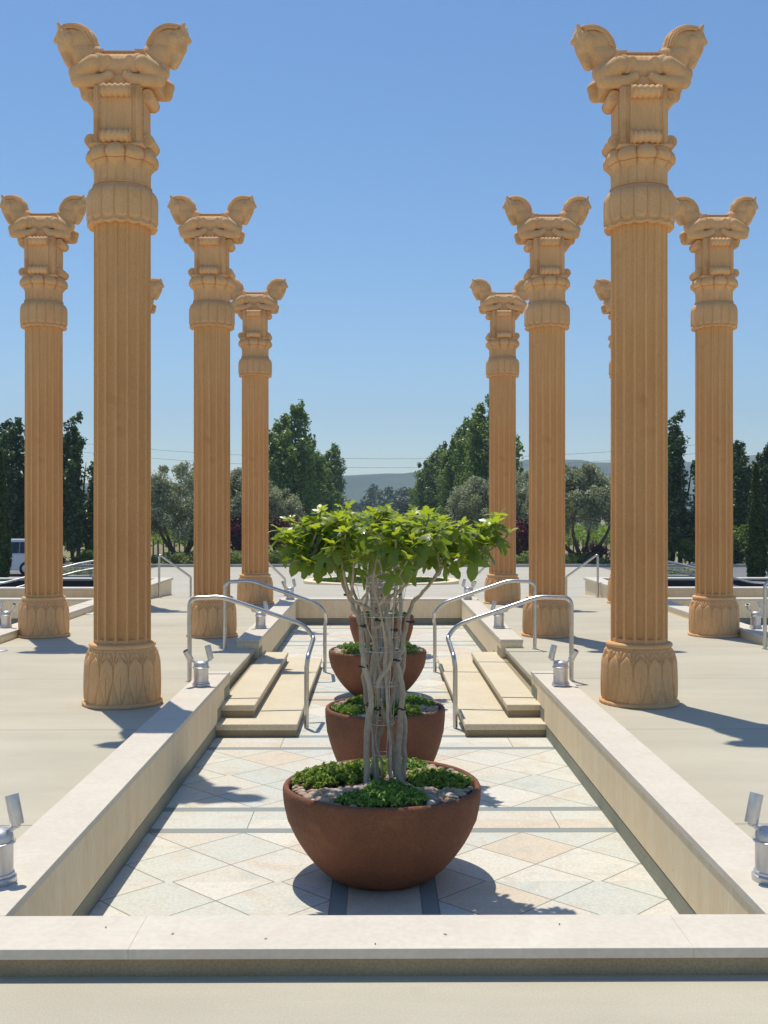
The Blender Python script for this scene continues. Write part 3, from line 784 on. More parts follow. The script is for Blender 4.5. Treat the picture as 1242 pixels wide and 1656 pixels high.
pots = [(-0.008, 5.42, 0.513, 0.25, 0.482, 0.72, 'large wide rust brown bowl pot nearest the camera'),
        (0.025, 7.52, 0.430, 0.30, 0.482, 0.80, 'steep sided terracotta pot second from the camera'),
        (-0.027, 10.65, 0.500, 0.22, 0.482, 0.75, 'terracotta bowl pot between the two flights of steps'),
        (0.027, 14.0, 0.435, 0.29, 0.50, 0.80, 'farthest terracotta pot mostly hidden behind fig stems')]

def cover_heights(x, y, mounds):
    h = 0
    for (mx, my, mr, mh) in mounds:
        q = ((x - mx) ** 2 + (y - my) ** 2) / mr ** 2
        if q < 1: h = max(h, mh * math.sqrt(1 - q))
    return h
def groundcover(mounds, rim, seed, size, n, mat, name):
    rng = np.random.default_rng(seed); P = []
    while len(P) < n:
        m = mounds[rng.integers(len(mounds))]
        a = rng.random() * 2 * PI; q = math.sqrt(rng.random()) * m[2]
        x, y = m[0] + q * math.cos(a), m[1] + q * math.sin(a)
        edge = 0.82 + 0.18 * math.sin(a * 3 + m[0] * 30) * math.sin(a * 7 + seed)
        if math.hypot(x, y) > rim + 0.005 or q > m[2] * edge: continue
        h = cover_heights(x, y, [m]) * (0.65 + 0.35 * math.sin(x * 70 + 1.3) * math.sin(y * 63)) - 0.01
        P.append((x, y, h + rng.random() * 0.018 + 0.008))
    return leaf_mesh(name, np.array(P), size, mat, 0.8, 0.9, rng)
def pebble_mesh(rim, seed, n, avoid):
    rng = random.Random(seed); mb = MB(); k = 0
    while k < n:
        a = rng.random() * 2 * PI; q = math.sqrt(rng.random()) * (rim - 0.02); x, y = q * math.cos(a), q * math.sin(a)
        k += 1
        if cover_heights(x, y, avoid) > 0.03: continue
        r = rng.uniform(0.010, 0.022) if rng.random() < 0.8 else rng.uniform(0.02, 0.03)
        rot = Matrix.Rotation(rng.random() * 6, 3, 'Z') @ Matrix.Rotation(rng.uniform(-.4, .4), 3, 'X')
        mb.sphere((x, y, 0.004 + rng.random() * 0.012 + r * 0.3), r, (1.25, 0.95, 0.65), 8, 6, True, rot)
    return mb.mesh('pebbles', M['pebble'])
mounds_a = [(-0.32, 0.03, 0.17, 0.08), (-0.22, 0.12, 0.20, 0.085), (-0.10, 0.14, 0.14, 0.085), (-0.02, 0.34, 0.20, 0.05), (0.34, -0.01, 0.15, 0.055), (0.26, 0.06, 0.17, 0.06)]
mounds_b = [(0.05, -0.30, 0.20, 0.07), (-0.10, -0.33, 0.14, 0.05), (0.02, -0.16, 0.13, 0.065), (0.12, 0.36, 0.15, 0.05)]
cov_sed = groundcover(mounds_a, 0.46, 3, 0.019, 9500, M['sedum'], 'sedum_groundcover')
cov_thy = groundcover(mounds_b, 0.46, 4, 0.014, 10500, M['thyme'], 'thyme_groundcover')
peb = pebble_mesh(0.48, 5, 1500, mounds_a + mounds_b)
for i, (x, y, rim, foot, h, be, lb) in enumerate(pots):
    bowl_pot(lb, x, y, rim, foot, h, be)
    z = -0.328 + h - 0.03; sc = (rim - 0.035) / 0.478; rz = (0, 2.2, 4.0, 1.1)[i]
    where = ('nearest bowl pot', 'second pot', 'bowl pot between the steps', 'farthest pot')[i]
    for nm, me, lb2, ct, kd in (('sedum_groundcover', cov_sed, 'light green sedum mounds filling the %s' % where, 'ground cover', 'stuff'),
                                ('thyme_groundcover', cov_thy, 'low dark green creeping mat in the %s' % where, 'ground cover', 'stuff'),
                                ('pebbles', peb, 'tan and grey river pebbles spread over the soil of the %s' % where, 'pebbles', 'stuff')):
        o = link(nm, me, None, (x, y, z)); o.scale = (sc, sc, 1); o.rotation_euler = (0, 0, rz)
        tag(o, lb2, ct, None, kd)

# fig tree -------------------------------------------------------------
def fig_leaf_shape(rng, L):
    """lobed leaf: returns verts, faces in its own frame (stalk along +x)"""
    ang = [(-178, .10), (-150, .30), (-128, .42), (-108, .27), (-92, .50), (-72, .80), (-58, .62), (-40, .34), (-22, .70), (-11, .93), (0, 1.02),
           (11, .93), (22, .70), (40, .34), (58, .62), (72, .80), (92, .50), (108, .27), (128, .42), (150, .30), (178, .10)]
    vs = [(0.0, 0.0, 0.0)]; rib = []
    fold = rng.uniform(0.05, 0.35); droop = rng.uniform(0.1, 0.5); wv = rng.uniform(-.12, .12)
    n = len(ang)
    for ring in (0.5, 1.0):
        for a, r in ang:
            a = R(a); rr = r * ring * (0.95 + 0.1 * rng.random())
            x, y = rr * math.cos(a) * 0.72, rr * math.sin(a) * 0.78
            z = fold * abs(y) * 0.9 - droop * (x * x + 0.6 * y * y) + wv * math.sin(5 * a) * ring * 0.25
            vs.append((x * L, y * L, z * L))
    fs = []
    for i in range(n - 1):
        fs.append((0, 1 + i, 2 + i)); fs.append((1 + i, 1 + n + i, 2 + n + i, 2 + i))
    return vs, fs
def build_fig():
    t = thing('fig_tree', '', 'tree')
    rng = random.Random(21)
    K = F / 5.42
    def q(px, py, d): return Vector(((px - 617.9) / K, d, CZ - (py - 829) / K + 0.328))      # local to the pot floor
    stems = [([(594, 1276, -.03), (592, 1200, -.04), (600, 1120, -.05), (586, 1060, -.05), (583, 1010, -.04), (573, 985, -.02), (555, 945, .0), (534, 895, .03)], .017, .009),
             ([(608, 1272, .02), (606, 1190, .03), (598, 1110, .02), (607, 1050, .0), (606, 1020, 0), (618, 1005, -.05), (600, 985, -.07), (568, 965, -.08), (548, 925, -.1), (520, 880, -.12)], .016, .007),
             ([(645, 1275, -.02), (645, 1200, -.03), (650, 1120, -.02), (643, 1075, 0), (652, 1045, .02), (660, 1000, .01), (668, 975, 0), (690, 950, -.02), (722, 905, -.04)], .017, .008),
             ([(640, 1262, .06), (630, 1180, .05), (610, 1130, .02), (613, 1100, -.06), (632, 1060, -.08), (628, 1010, -.06), (622, 975, -.04), (645, 955, -.05), (665, 930, -.08), (680, 880, -.1)], .015, .007),
             ([(600, 1262, .07), (612, 1200, .06), (632, 1140, .03), (640, 1080, .06), (628, 1030, .08), (614, 990, .1), (604, 950, .12), (596, 890, .14)], .014, .007),
             ([(652, 1265, .05), (655, 1190, .06), (648, 1110, .07), (655, 1060, .09), (645, 1010, .1), (640, 960, .12), (660, 910, .16), (690, 870, .2)], .014, .007),
             ([(590, 1262, .06), (596, 1180, .08), (588, 1100, .09), (594, 1040, .1), (580, 990, .14), (566, 940, .18), (560, 880, .24)], .014, .006)]
    tr = MB(); tips = []
    ends = []
    for k in range(3):
        a = k * 2.39 + 0.4; r0 = rng.uniform(.03, .11); tw = rng.uniform(-2.2, 2.2); top = rng.uniform(1.38, 1.62)
        pts = []
        for j in range(9):
            f = j / 8; zz = 0.44 + (top - 0.44) * f
            rr = r0 * (1 - .35 * math.sin(f * PI)) + 0.16 * max(0, f - .62) / .38 + rng.uniform(-.02, .02)
            pts.append(Vector((rr * math.cos(a + tw * f) + .012, rr * math.sin(a + tw * f), zz)))
        p = smooth_path(pts, 4); n = len(p); ra = rng.uniform(.005, .0085)
        tr.tube(p, [ra * (1 - .45 * i / (n - 1)) * (1.12 if i % 6 == 0 else 1) for i in range(n)], 7)
        ends.append((p[-1], (p[-1] - p[-4]).normalized(), ra * .55)); ends.append((p[int(n * .8)], (p[-1] - p[-4]).normalized(), ra * .6))
    for pts, r0, r1 in stems:
        p = smooth_path([q(*a) for a in pts], 4); n = len(p)
        p = [a + Vector((rng.uniform(-.006, .006), rng.uniform(-.006, .006), 0)) for a in p]
        tr.tube(p, [r0 + (r1 - r0) * i / (n - 1) + (0.002 if i % 5 == 0 else 0) for i in range(n)], 9)
        ends.append((p[-1], (p[-1] - p[-5]).normalized(), r1)); ends.append((p[int(n * .78)], (p[-1] - p[int(n * .7)]).normalized(), r1 + .001))
    # branches out to the crown
    T = []
    for i in range(64):
        a = rng.random() * 2 * PI; f = math.sqrt(rng.random())
        x, y = 0.57 * f * math.cos(a) - .015, 0.46 * f * math.sin(a)
        z = CZ + 0.328 + 0.01 - 0.09 * f ** 2 - (0.20 * rng.random() ** 1.5)
        T.append(Vector((x, y, z)))
    T += [q(462, 868, -.1), q(475, 885, -.15), q(820, 868, -.05), q(800, 850, -.1), q(452, 862, -.05), q(458, 880, -.1), q(480, 905, -.15), q(780, 880, -.15), q(806, 838, 0), q(690, 838, -.2), q(520, 832, -.1), q(560, 828, -.1), q(740, 905, -.2), q(500, 910, -.2), q(490, 850, 0)]
    for tip in T:
        e = min(ends, key=lambda k: (k[0] - tip).length + 0.25 * rng.random())
        mid = e[0].lerp(tip, 0.5) + Vector((rng.uniform(-.04, .04), rng.uniform(-.04, .04), -0.03 - 0.05 * rng.random()))
        p = smooth_path([e[0], mid, tip], 5); n = len(p)
        tr.tube(p, [e[2] * 0.8 * (1 - i / (n - 1)) + 0.0042 for i in range(n)], 7)
        tips.append((tip, (tip - mid).normalized()))
    tr.obj('stems', M['bark'], t)
    for (px, py, d, r) in ((613, 1002, -.055, .022), (587, 1077, -.04, .024), (608, 1147, -.0, .024), (594, 1139, -.03, .021), (650, 1146, -.02, .021), (641, 1068, -.0, .022), (663, 1007, 0.01, .022), (587, 1012, -.04, .02), (636, 1018, -.05, .02), (563, 962, -.03, .02)):
        c = q(px, py, d)
        MB().tube([c + Vector((r * math.cos(a), r * math.sin(a), 0.004 * math.sin(2 * a))) for a in np.linspace(0, 2 * PI, 13)], 0.004, 6).obj('plant_tie', M['tie'], t)
    # leaves: rosettes at every tip, young upright ones on top, old hanging ones below
    lf = MB()
    def put(vs, fs, pos, x, up, mi):
        x = x.normalized(); yv = up.cross(x)
        if yv.length < 1e-3: yv = Vector((0, 1, 0))
        yv.normalize(); zv = x.cross(yv)
        lf.add([pos + x * v[0] + yv * v[1] + zv * v[2] for v in vs], fs, True, mi)
    st = lf
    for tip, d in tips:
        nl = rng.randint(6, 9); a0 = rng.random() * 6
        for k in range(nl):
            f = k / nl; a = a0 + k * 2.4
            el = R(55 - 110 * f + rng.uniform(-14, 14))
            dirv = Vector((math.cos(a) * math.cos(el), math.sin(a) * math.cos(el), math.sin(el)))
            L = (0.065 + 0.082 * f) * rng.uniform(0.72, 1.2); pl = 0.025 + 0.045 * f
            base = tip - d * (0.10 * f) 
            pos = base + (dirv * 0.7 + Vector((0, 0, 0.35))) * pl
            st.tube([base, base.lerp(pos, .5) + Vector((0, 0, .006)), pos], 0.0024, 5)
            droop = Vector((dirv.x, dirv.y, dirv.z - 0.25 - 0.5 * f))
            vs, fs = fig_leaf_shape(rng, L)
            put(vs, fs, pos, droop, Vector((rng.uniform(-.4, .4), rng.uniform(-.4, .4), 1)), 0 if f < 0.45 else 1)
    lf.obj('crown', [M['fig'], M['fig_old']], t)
    return t
fig0 = build_fig()
figs = ['foremost bushy fig tree with pale twisted stems in the nearest bowl pot', 'fig tree growing from the steep second pot, hidden behind the foremost fig',
        'fig tree growing from the bowl pot between the steps', 'farthest fig tree growing from the hindmost pot']
for i, (x, y, rim, foot, h, be, lb) in enumerate(pots):
    o = fig0 if i == 0 else dup(fig0, (x, y, -0.328), (0, 2.4, 4.5, 1.2)[i], None, (1, 1.0, 1.0, 0.98)[i])
    o.location = (x, y, -0.328); o['label'] = figs[i]; o['group'] = 'fig trees in pots'
def build_cage():
    t = thing('wire_plant_cage', '', 'plant support')
    up = MB()
    zr = [(0.62, .045), (0.78, .065), (0.98, .08), (1.16, .10), (1.34, .12), (1.42, .13), (1.50, .15)]
    for z, r in zr:
        MB().tube([(r * math.cos(a), r * math.sin(a), z) for a in np.linspace(0, 2 * PI, 33)], 0.0015, 6).obj('wire_ring', M['wire'], t)
    for k in range(4):
        a = 0.5 + k * PI / 2
        MB().tube([(.03 * math.cos(a), .03 * math.sin(a), 0.42)] + [(r * math.cos(a), r * math.sin(a), z) for z, r in zr], 0.0015, 6).obj('upright_wire', M['wire'], t)
    return t
cage0 = build_cage()
for i, (x, y, *_r) in enumerate(pots):
    o = cage0 if i == 0 else dup(cage0, (0, 0, 0))
    o.location = (x + (0.0, .02, -.02, 0)[i], y + 0.02, -0.328); o.rotation_euler = (0, 0, i * .8); o['group'] = 'wire cages round the fig stems'
    o['label'] = ('white wire plant cage among the stems in the nearest pot', 'white wire plant cage round the stems of the second pot', 'white wire plant cage in the bowl pot between the steps', 'white wire plant cage in the farthest pot')[i]

# ------------------------------------------------------------------ far edge of the terrace
for s, sd_ in ((-1, 'left'), (1, 'right')):
    x0, x1 = sorted((s * 4.08, s * 11.2))
    t = thing('raised_pool', 'raised dark water pool with pale coping beyond the %s columns' % sd_, 'pool', ((x0 + x1) / 2, 19.2, 0), 0, 'raised pools at the terrace edge')
    ox, oy = t.location.x, 19.2
    m = MB()
    m.box(x0 - ox, x1 - ox, 17.9 - oy, 18.2 - oy, 0.205, 0.25, 0.008); m.box(x0 - ox, x1 - ox, 20.5 - oy, 20.8 - oy, 0.205, 0.25, 0.008)
    m.box(x0 - ox, x0 + .3 - ox, 18.203 - oy, 20.497 - oy, 0.205, 0.25, 0.008); m.box(x1 - .3 - ox, x1 - ox, 18.203 - oy, 20.497 - oy, 0.205, 0.25, 0.008)
    m.obj('pool_coping', M['coping'], t)
    m = MB(); i = .03
    m.box(x0 + i - ox, x1 - i - ox, 17.93 - oy, 18.17 - oy, -1.8, 0.203); m.box(x0 + i - ox, x1 - i - ox, 20.53 - oy, 20.77 - oy, -1.8, 0.203)
    m.box(x0 + i - ox, x0 + .27 - ox, 18.172 - oy, 20.528 - oy, -1.8, 0.203); m.box(x1 - .27 - ox, x1 - i - ox, 18.172 - oy, 20.528 - oy, -1.8, 0.203)
    m.obj('pool_wall', M['wall'], t)
    m = MB(); m.box(x0 + .272 - ox, x1 - .272 - ox, 20.50 - oy, 20.527 - oy, -0.4, 0.202); m.obj('dark_lining', M['pool_tile'], t)
    m = MB(); sheet(m, x0 + .25 - ox, x1 - .25 - ox, 18.15 - oy, 20.52 - oy, 0.07); m.obj('water_surface', M['water'], t)
    m = MB(); a, b = sorted((s * 4.0, s * 4.71)); m.box(a, b, 16.4, 17.40, 0.055, 0.105, 0.008)
    t2 = thing('stone_bench', 'pale slab bench in front of the %s pool behind the columns' % sd_, 'bench', (0, 0, 0), 0, 'slab benches by the pools')
    m.obj('slab', M['coping'], t2)
    a, b = sorted((s * 4.08, s * 4.62)); MB().box(a, b, 16.48, 17.38, 0.0, 0.054).obj('bench_base', M['riser'], t2)
    t3 = thing('pool_spout', 'small pale upright spout standing in the %s pool' % sd_, 'spout', (s * 6.1, 18.6, 0.07), 0, 'pool spouts')
    MB().lathe([(0.05, -.2), (0.05, 0.18), (0.045, 0.2), (0.0, 0.205)], 16).obj('spout_body', M['coping'], t3)
    MB().lathe([(0.064, 0.10), (0.064, 0.13), (0.05, 0.135)], 16).obj('spout_collar', M['aluminium'], t3)
    # rails over the pools
    o = Vector((s * 7.2, 18.0, 0.25))
    t4 = thing('pool_handrail', 'double steel rail sloping up over the %s pool' % sd_, 'handrail', o, 0, 'rails over the pools')
    for zz in (0.0, -0.14):
        P = [(s * 7.3, 18.05, 0.30 + zz), (s * 6.55, 18.3, 0.31 + zz), (s * 5.4, 18.8, 0.62 + zz), (s * 4.95, 18.9, 0.70 + zz), (s * 4.66, 18.9, 0.70 + zz)]
        MB().tube(round_path([Vector(p) - o for p in P], 0.07, 5), 0.02, 10).obj('rail_tube', M['steel'], t4)
    MB().tube([Vector(p) - o for p in smooth_path([(s * 4.66, 18.9, 0.69), (s * 4.72, 18.88, 0.45), (s * 4.95, 18.86, 0.28), (s * 5.2, 18.84, 0.42)], 6)], 0.024, 10).obj('curved_end', M['steel'], t4)
    for pz, py_, px_ in ((0.25, 18.05, 7.3), (0.08, 18.9, 4.95)):
        MB().tube([Vector((s * px_, py_, pz - .1)) - o, Vector((s * px_, py_, 0.30 if px_ > 6 else 0.69)) - o], 0.018, 8).obj('post', M['steel'], t4)
for (x, y, r, lb) in ((-4.24, 11.7, 0.08, 'round flat metal cover plate on the terrace at the left photo edge'), (-4.36, 15.9, 0.10, 'round flat metal cover plate beyond the outer left column')):
    o = MB().lathe([(r, 0.0), (r, 0.008), (r - .008, 0.012), (0.0, 0.014)], 28).obj('metal_cover', M['aluminium'], None, (x, y, 0.001))
    tag(o, lb, 'cover plate', 'metal covers in the paving')

# round planter on the plaza
pc = Vector((0.09, 30.6, plaza_z(30.6)))
t = thing('round_planter', 'low round grass planter with stone rim in the middle of the plaza', 'planter', pc)
def tilt(r, z, th, j): return r, z + r * math.sin(th) * -0.012
MB().lathe([(2.27, -0.35), (2.27, 0.11), (2.24, 0.125), (2.02, 0.125), (2.0, 0.11), (2.0, -0.05)], 72, fn=tilt, smooth=False).obj('planter_rim', M['wall'], t)
MB().lathe([(2.0, 0.06), (0.0, 0.10)], 48, fn=tilt, closed=False).obj('lawn_soil', M['lawn'], t)
rng = np.random.default_rng(8); a = rng.random(9000) * 2 * PI; q = np.sqrt(rng.random(9000)) * 1.97
P = np.stack([q * np.cos(a), q * np.sin(a), 0.09 - 0.012 * q * np.sin(a) + rng.random(9000) * .03], 1)
o = link('lawn_grass', leaf_mesh('lawn_grass', P, 0.07, M['grass'], 0.35, 0.3, rng), None, pc); tag(o, 'short green grass inside the round planter', 'grass', None, 'stuff')

# ------------------------------------------------------------------ trees
def upright_tree(name, seed, h, wdt, trunk, mat, leaf, nsp, per, lean=0.0, base=0.12):
    """tree of steep upright leaders (pear, poplar): returns crown mesh, trunk mesh"""
    rng = np.random.default_rng(seed); C_, Rr, N = [], [], []
    for k in range(nsp):
        a = rng.random() * 2 * PI; rad = wdt * 0.5 * math.sqrt((k + 0.3) / nsp) * 0.92
        top = h * (1.0 - 0.42 * (rad / (wdt * .5)) ** 1.5) * (0.93 + 0.1 * rng.random())
        z = h * base * (1 + 0.5 * rng.random()); x0, y0 = 0.25 * rad * math.cos(a), 0.25 * rad * math.sin(a)
        while z < top:
            f = (z - h * base) / (h * (1 - base))
            sp = min(1, 0.35 + 1.9 * f) if f < 0.35 else 1 - 0.35 * max(0, f - 0.55)
            r = wdt * 0.15 * (1.1 - 0.72 * max(0, (z / top - 0.45)) / 0.55) * (0.8 + 0.4 * rng.random())
            jx, jy = rng.normal(size=2) * wdt * 0.05
            C_.append((rad * sp * math.cos(a) + jx + lean * f * f * h, rad * sp * math.sin(a) + jy, z)); Rr.append(r); N.append(int(per * (0.5 + r / (wdt * .15) * .7)))
            z += r * 0.85
    P, O = clumps(rng, C_, Rr, N, (1, 1, 1.35), 0.35)
    cm = leaf_mesh(name + '_crown', P, leaf, mat, 0.75, 0.35, rng, O)
    mb = MB(); mb.tube([(0, 0, -0.1), (0.02, 0, h * .1), (lean * h * .1, 0, h * .45), (lean * h * .5, 0, h * 0.85)], [trunk, trunk * .85, trunk * .6, trunk * .15], 10)
    for k in range(7):
        a = k * 2.4; b = h * (0.12 + 0.05 * k)
        mb.tube([(0, 0, b), (wdt * .2 * math.cos(a), wdt * .2 * math.sin(a), b + h * .12), (wdt * .3 * math.cos(a) + lean * h * .2, wdt * .3 * math.sin(a), b + h * .32)], [trunk * .5, trunk * .35, trunk * .1], 6)
    return cm, mb.mesh(name + '_trunk', M['darkbark'])
def place_tree(name, meshes, loc, rz, label, cat, group, scale=1.0):
    t = thing(name, label, cat, loc, rz, group)
    t.scale = scale if hasattr(scale, '__len__') else (scale,) * 3
    link('crown', meshes[0], t); link('trunk', meshes[1], t)
    return t
def ground_at(px, d, z=ZL): return (CX + (px - 609.5) / F * d, d, z)
pear = [upright_tree('pear', 11 + k, 8.8, 3.4, 0.13, M['pear'], 0.19, 15, 52, base=0.15) for k in range(2)]
G = 'dense dark upright trees behind the car park'
place_tree('pear_tree', pear[0], ground_at(22, 61), 0.3, 'dark upright tree behind the white car at the left photo edge', 'tree', G, (1.15, 1.15, 1.0))
place_tree('pear_tree', pear[1], ground_at(128, 61), 2.0, 'dark upright tree between the outer and the nearest left columns', 'tree', G, (1.05, 1.05, 0.98))
place_tree('pear_tree', pear[0], ground_at(76, 63), 4.0, 'dark upright tree hidden mostly behind the outer left column', 'tree', G, (1, 1, 0.86))
place_tree('pear_tree', pear[1], ground_at(1101, 60), 1.2, 'dark pointed tree between the nearest and outer right columns', 'tree', G, (1.12, 1.12, 0.98))
place_tree('pear_tree', pear[0], ground_at(1188, 62), 5.0, 'dark upright tree just right of the outer right column', 'tree', G, (0.95, .95, 0.85))
place_tree('pear_tree', pear[1], ground_at(1252, 64), 2.6, 'dark upright tree cut off by the right photo edge', 'tree', G, (0.9, .9, 0.86))
popl = [upright_tree('poplar', 31, 11.8, 5.6, 0.2, M['poplar'], 0.25, 18, 70, 0.03, 0.04), upright_tree('poplar', 32, 10.5, 4.8, 0.18, M['poplar'], 0.25, 15, 70, 0.035, 0.04)]
G = 'tall green trees lining the drive'
place_tree('poplar_tree', popl[0], ground_at(468, 80), 0.0, 'tallest green tree left of the drive beside the farthest left column', 'tree', G)
place_tree('poplar_tree', popl[1], ground_at(534, 112), 0.4, 'smaller green tree left of the drive, nearest to the road gap', 'tree', G)
place_tree('poplar_tree', popl[1], ground_at(500, 95), 2.6, 'green tree standing between the tallest and the smaller left drive trees', 'tree', G, (1, 1, .9))
place_tree('poplar_tree', popl[0], ground_at(788, 80), 0.2, 'tallest green tree right of the drive behind the farthest right column', 'tree', G, (1, 1, 1.08))
place_tree('poplar_tree', popl[1], ground_at(746, 95), 0.1, 'middle green tree right of the drive with a split pointed top', 'tree', G, (1.0, 1.0, 1.12))
place_tree('poplar_tree', popl[1], ground_at(704, 118), 0.0, 'smallest green tree right of the drive nearest the road gap', 'tree', G, (1.25, 1.1, 1.02))
# olives
def olive(seed, h, wdt):
    rng = np.random.default_rng(seed); C_, Rr, N = [], [], []
    for k in range(70):
        a = rng.random() * 2 * PI; f = math.sqrt(rng.random()); z = h * (0.30 + 0.62 * rng.random())
        lim = math.sin(min(1, max(0.05, (z / h - 0.18) / 0.80)) * PI) ** 0.55
        x, y = wdt * .47 * f * lim * math.cos(a), wdt * .47 * f * lim * math.sin(a)
        C_.append((x, y, z + 0.15 * h * (0.5 - f) * rng.random())); Rr.append(h * (0.055 + 0.06 * rng.random())); N.append(240)
    for k in range(9):
        a = rng.random() * 2 * PI; C_.append((wdt * .2 * math.cos(a), wdt * .2 * math.sin(a), h * (0.9 + .08 * rng.random()))); Rr.append(h * .05); N.append(90)
    P, O = clumps(rng, C_, Rr, N, (1.1, 1.1, 1), 0.3)
    cm = leaf_mesh('olive_crown', P, 0.18, M['olive'], 0.42, 0.3, rng, O)
    mb = MB(); mb.tube([(0, 0, -.1), (0.02, 0, .25), (0, 0, .5)], [.30, .24, .20], 10)
    for k in range(4):
        a = k * 1.57 + 0.5; L = wdt * (0.28 + .1 * (k % 2))
        p = smooth_path([(0, 0, .35), (L * .45 * math.cos(a), L * .45 * math.sin(a), 0.75 + .1 * (k % 3)), (L * .9 * math.cos(a), L * .9 * math.sin(a), h * .36), (L * 1.1 * math.cos(a + .3), L * 1.1 * math.sin(a + .3), h * .7)], 4)
        mb.tube(p, [0.13 * (1 - i / len(p)) + .025 for i in range(len(p))], 8)
    return cm, mb.mesh('olive_trunk', M['darkbark'])
ol = [olive(3, 5.8, 5.0), olive(4, 5.6, 4.8)]
G = 'grey green olive trees behind the hedges'
place_tree('olive_tree', ol[0], ground_at(290, 61), 0.2, 'silvery olive tree with forked dark trunk right of the nearest left column', 'tree', G)
place_tree('olive_tree', ol[1], ground_at(392, 64), 1.7, 'silvery olive tree seen between the two inner left columns', 'tree', G, 1.0)
place_tree('olive_tree', ol[0], ground_at(448, 66), 3.0, 'small silvery olive tree beside the farthest left column', 'tree', G, .78)
place_tree('olive_tree', ol[1], ground_at(940, 60), 0.5, 'full silvery olive tree left of the nearest right column', 'tree', G, 1.02)
place_tree('olive_tree', ol[0], ground_at(846, 64), 2.2, 'silvery olive tree in the gap between the two inner right columns', 'tree', G, .95)
place_tree('olive_tree', ol[1], ground_at(778, 67), 4.0, 'silvery olive tree left of the farthest right column above the fig', 'tree', G, .93)
# cypresses
def cypress(seed, h, wdt):
    rng = np.random.default_rng(seed); n = 9000; z = h * rng.random(n) ** 1.15; f = z / h
    rad = wdt * .5 * np.minimum(1, (0.72 + 1.1 * f)) * np.clip(1 - np.maximum(0, f - .25) / .76, 0.02, 1) ** 0.75
    a = rng.random(n) * 2 * PI; rad = rad * (0.82 + 0.16 * np.sin(a * 5 + z * 1.3) * np.sin(z * 2.1)) * (0.8 + .25 * rng.random(n))
    P = np.stack([rad * np.cos(a), rad * np.sin(a), z + .05], 1); O = np.stack([np.cos(a), np.sin(a), np.full(n, .2)], 1)
    cm = leaf_mesh('cypress_crown', P, 0.16, M['cypress'], 0.5, 0.2, rng, O)
    return cm, MB().tube([(0, 0, -.1), (0, 0, h * .8)], [.12, .03], 8).mesh('cypress_trunk', M['darkbark'])
cy = cypress(5, 5.2, 1.05)
G = 'slim dark cypresses'
place_tree('cypress_tree', cy, ground_at(2, 46), 0, 'slim cypress cut off by the left photo edge before the white car', 'tree', G, (1, 1, 1.08))
place_tree('cypress_tree', cy, ground_at(150, 61), 1, 'slim cypress just left of the nearest left column', 'tree', G, (.85, .85, .88))
place_tree('cypress_tree', cy, ground_at(1224, 45.7), 2, 'slim cypress standing right of the outer right column', 'tree', G, (1, 1, .97))
place_tree('cypress_tree', cy, ground_at(1083, 60), 3, 'slim cypress just right of the nearest right column', 'tree', G, (.8, .8, .95))
# plums, bushes
def bush(seed, h, wdt, mat, leaf, n=40, per=70, trunk=True):
    rng = np.random.default_rng(seed); C_, Rr, N = [], [], []
    for k in range(n):
        d = rng.normal(size=3); d /= np.linalg.norm(d); q = rng.random() ** .45
        C_.append((wdt * .38 * d[0] * q, wdt * .38 * d[1] * q, h * (.56 + .36 * d[2] * q))); Rr.append(min(h, wdt) * (.10 + .06 * rng.random())); N.append(per)
    P, O = clumps(rng, C_, Rr, N, (1, 1, 1), .3); P[:, 2] = np.maximum(P[:, 2], 0.02)
    cm = leaf_mesh('bush_crown', P, leaf, mat, .7, .35, rng, O)
    mb = MB()
    for k in range(4): mb.tube([(0, 0, -.05), (.1 * math.cos(k * 1.6), .1 * math.sin(k * 1.6), h * .3), (wdt * .25 * math.cos(k * 1.6), wdt * .25 * math.sin(k * 1.6), h * .6)], [.06, .05, .02], 6)
    return cm, mb.mesh('bush_stem', M['darkbark'])
pl = bush(6, 2.9, 2.6, M['plum'], .15)
G = 'purple leaved plum trees'
place_tree('purple_plum', pl, ground_at(384, 62), 0, 'purple leaved plum between the two inner left columns', 'tree', G)
place_tree('purple_plum', pl, ground_at(462, 63), 1, 'purple leaved plum right of the farthest left column', 'tree', G)
place_tree('purple_plum', pl, ground_at(843, 62), 2, 'purple leaved plum between the two inner right columns', 'tree', G, .95)
place_tree('purple_plum', pl, ground_at(965, 59.4), 3, 'low purple bush under the full olive tree on the right', 'shrub', G, (.8, .6, .42))
bs = bush(7, 2.2, 2.8, M['bush'], .16)
G = 'bright green bushes behind the car park'
for k, (px, d, sc, lb) in enumerate(((118, 66, 1.25, 'bright green bush behind the trunk of the dark left tree'), (142, 58.5, .45, 'small yellow green bush beside the slim left cypress'), (60, 68, 1.2, 'bright green bush behind the white car roof'),
        (1128, 66, 1.15, 'bright green bush left of the outer right column'), (1190, 58.8, 1.2, 'tall green bush right of the outer right column'), (1116, 59, .75, 'round clipped bush with a dark shaded front'), (1244, 50, .5, 'small bush at the foot of the right cypress'))):
    place_tree('green_bush', bs, ground_at(px, d), k * 1.3, lb, 'bush', G, sc)
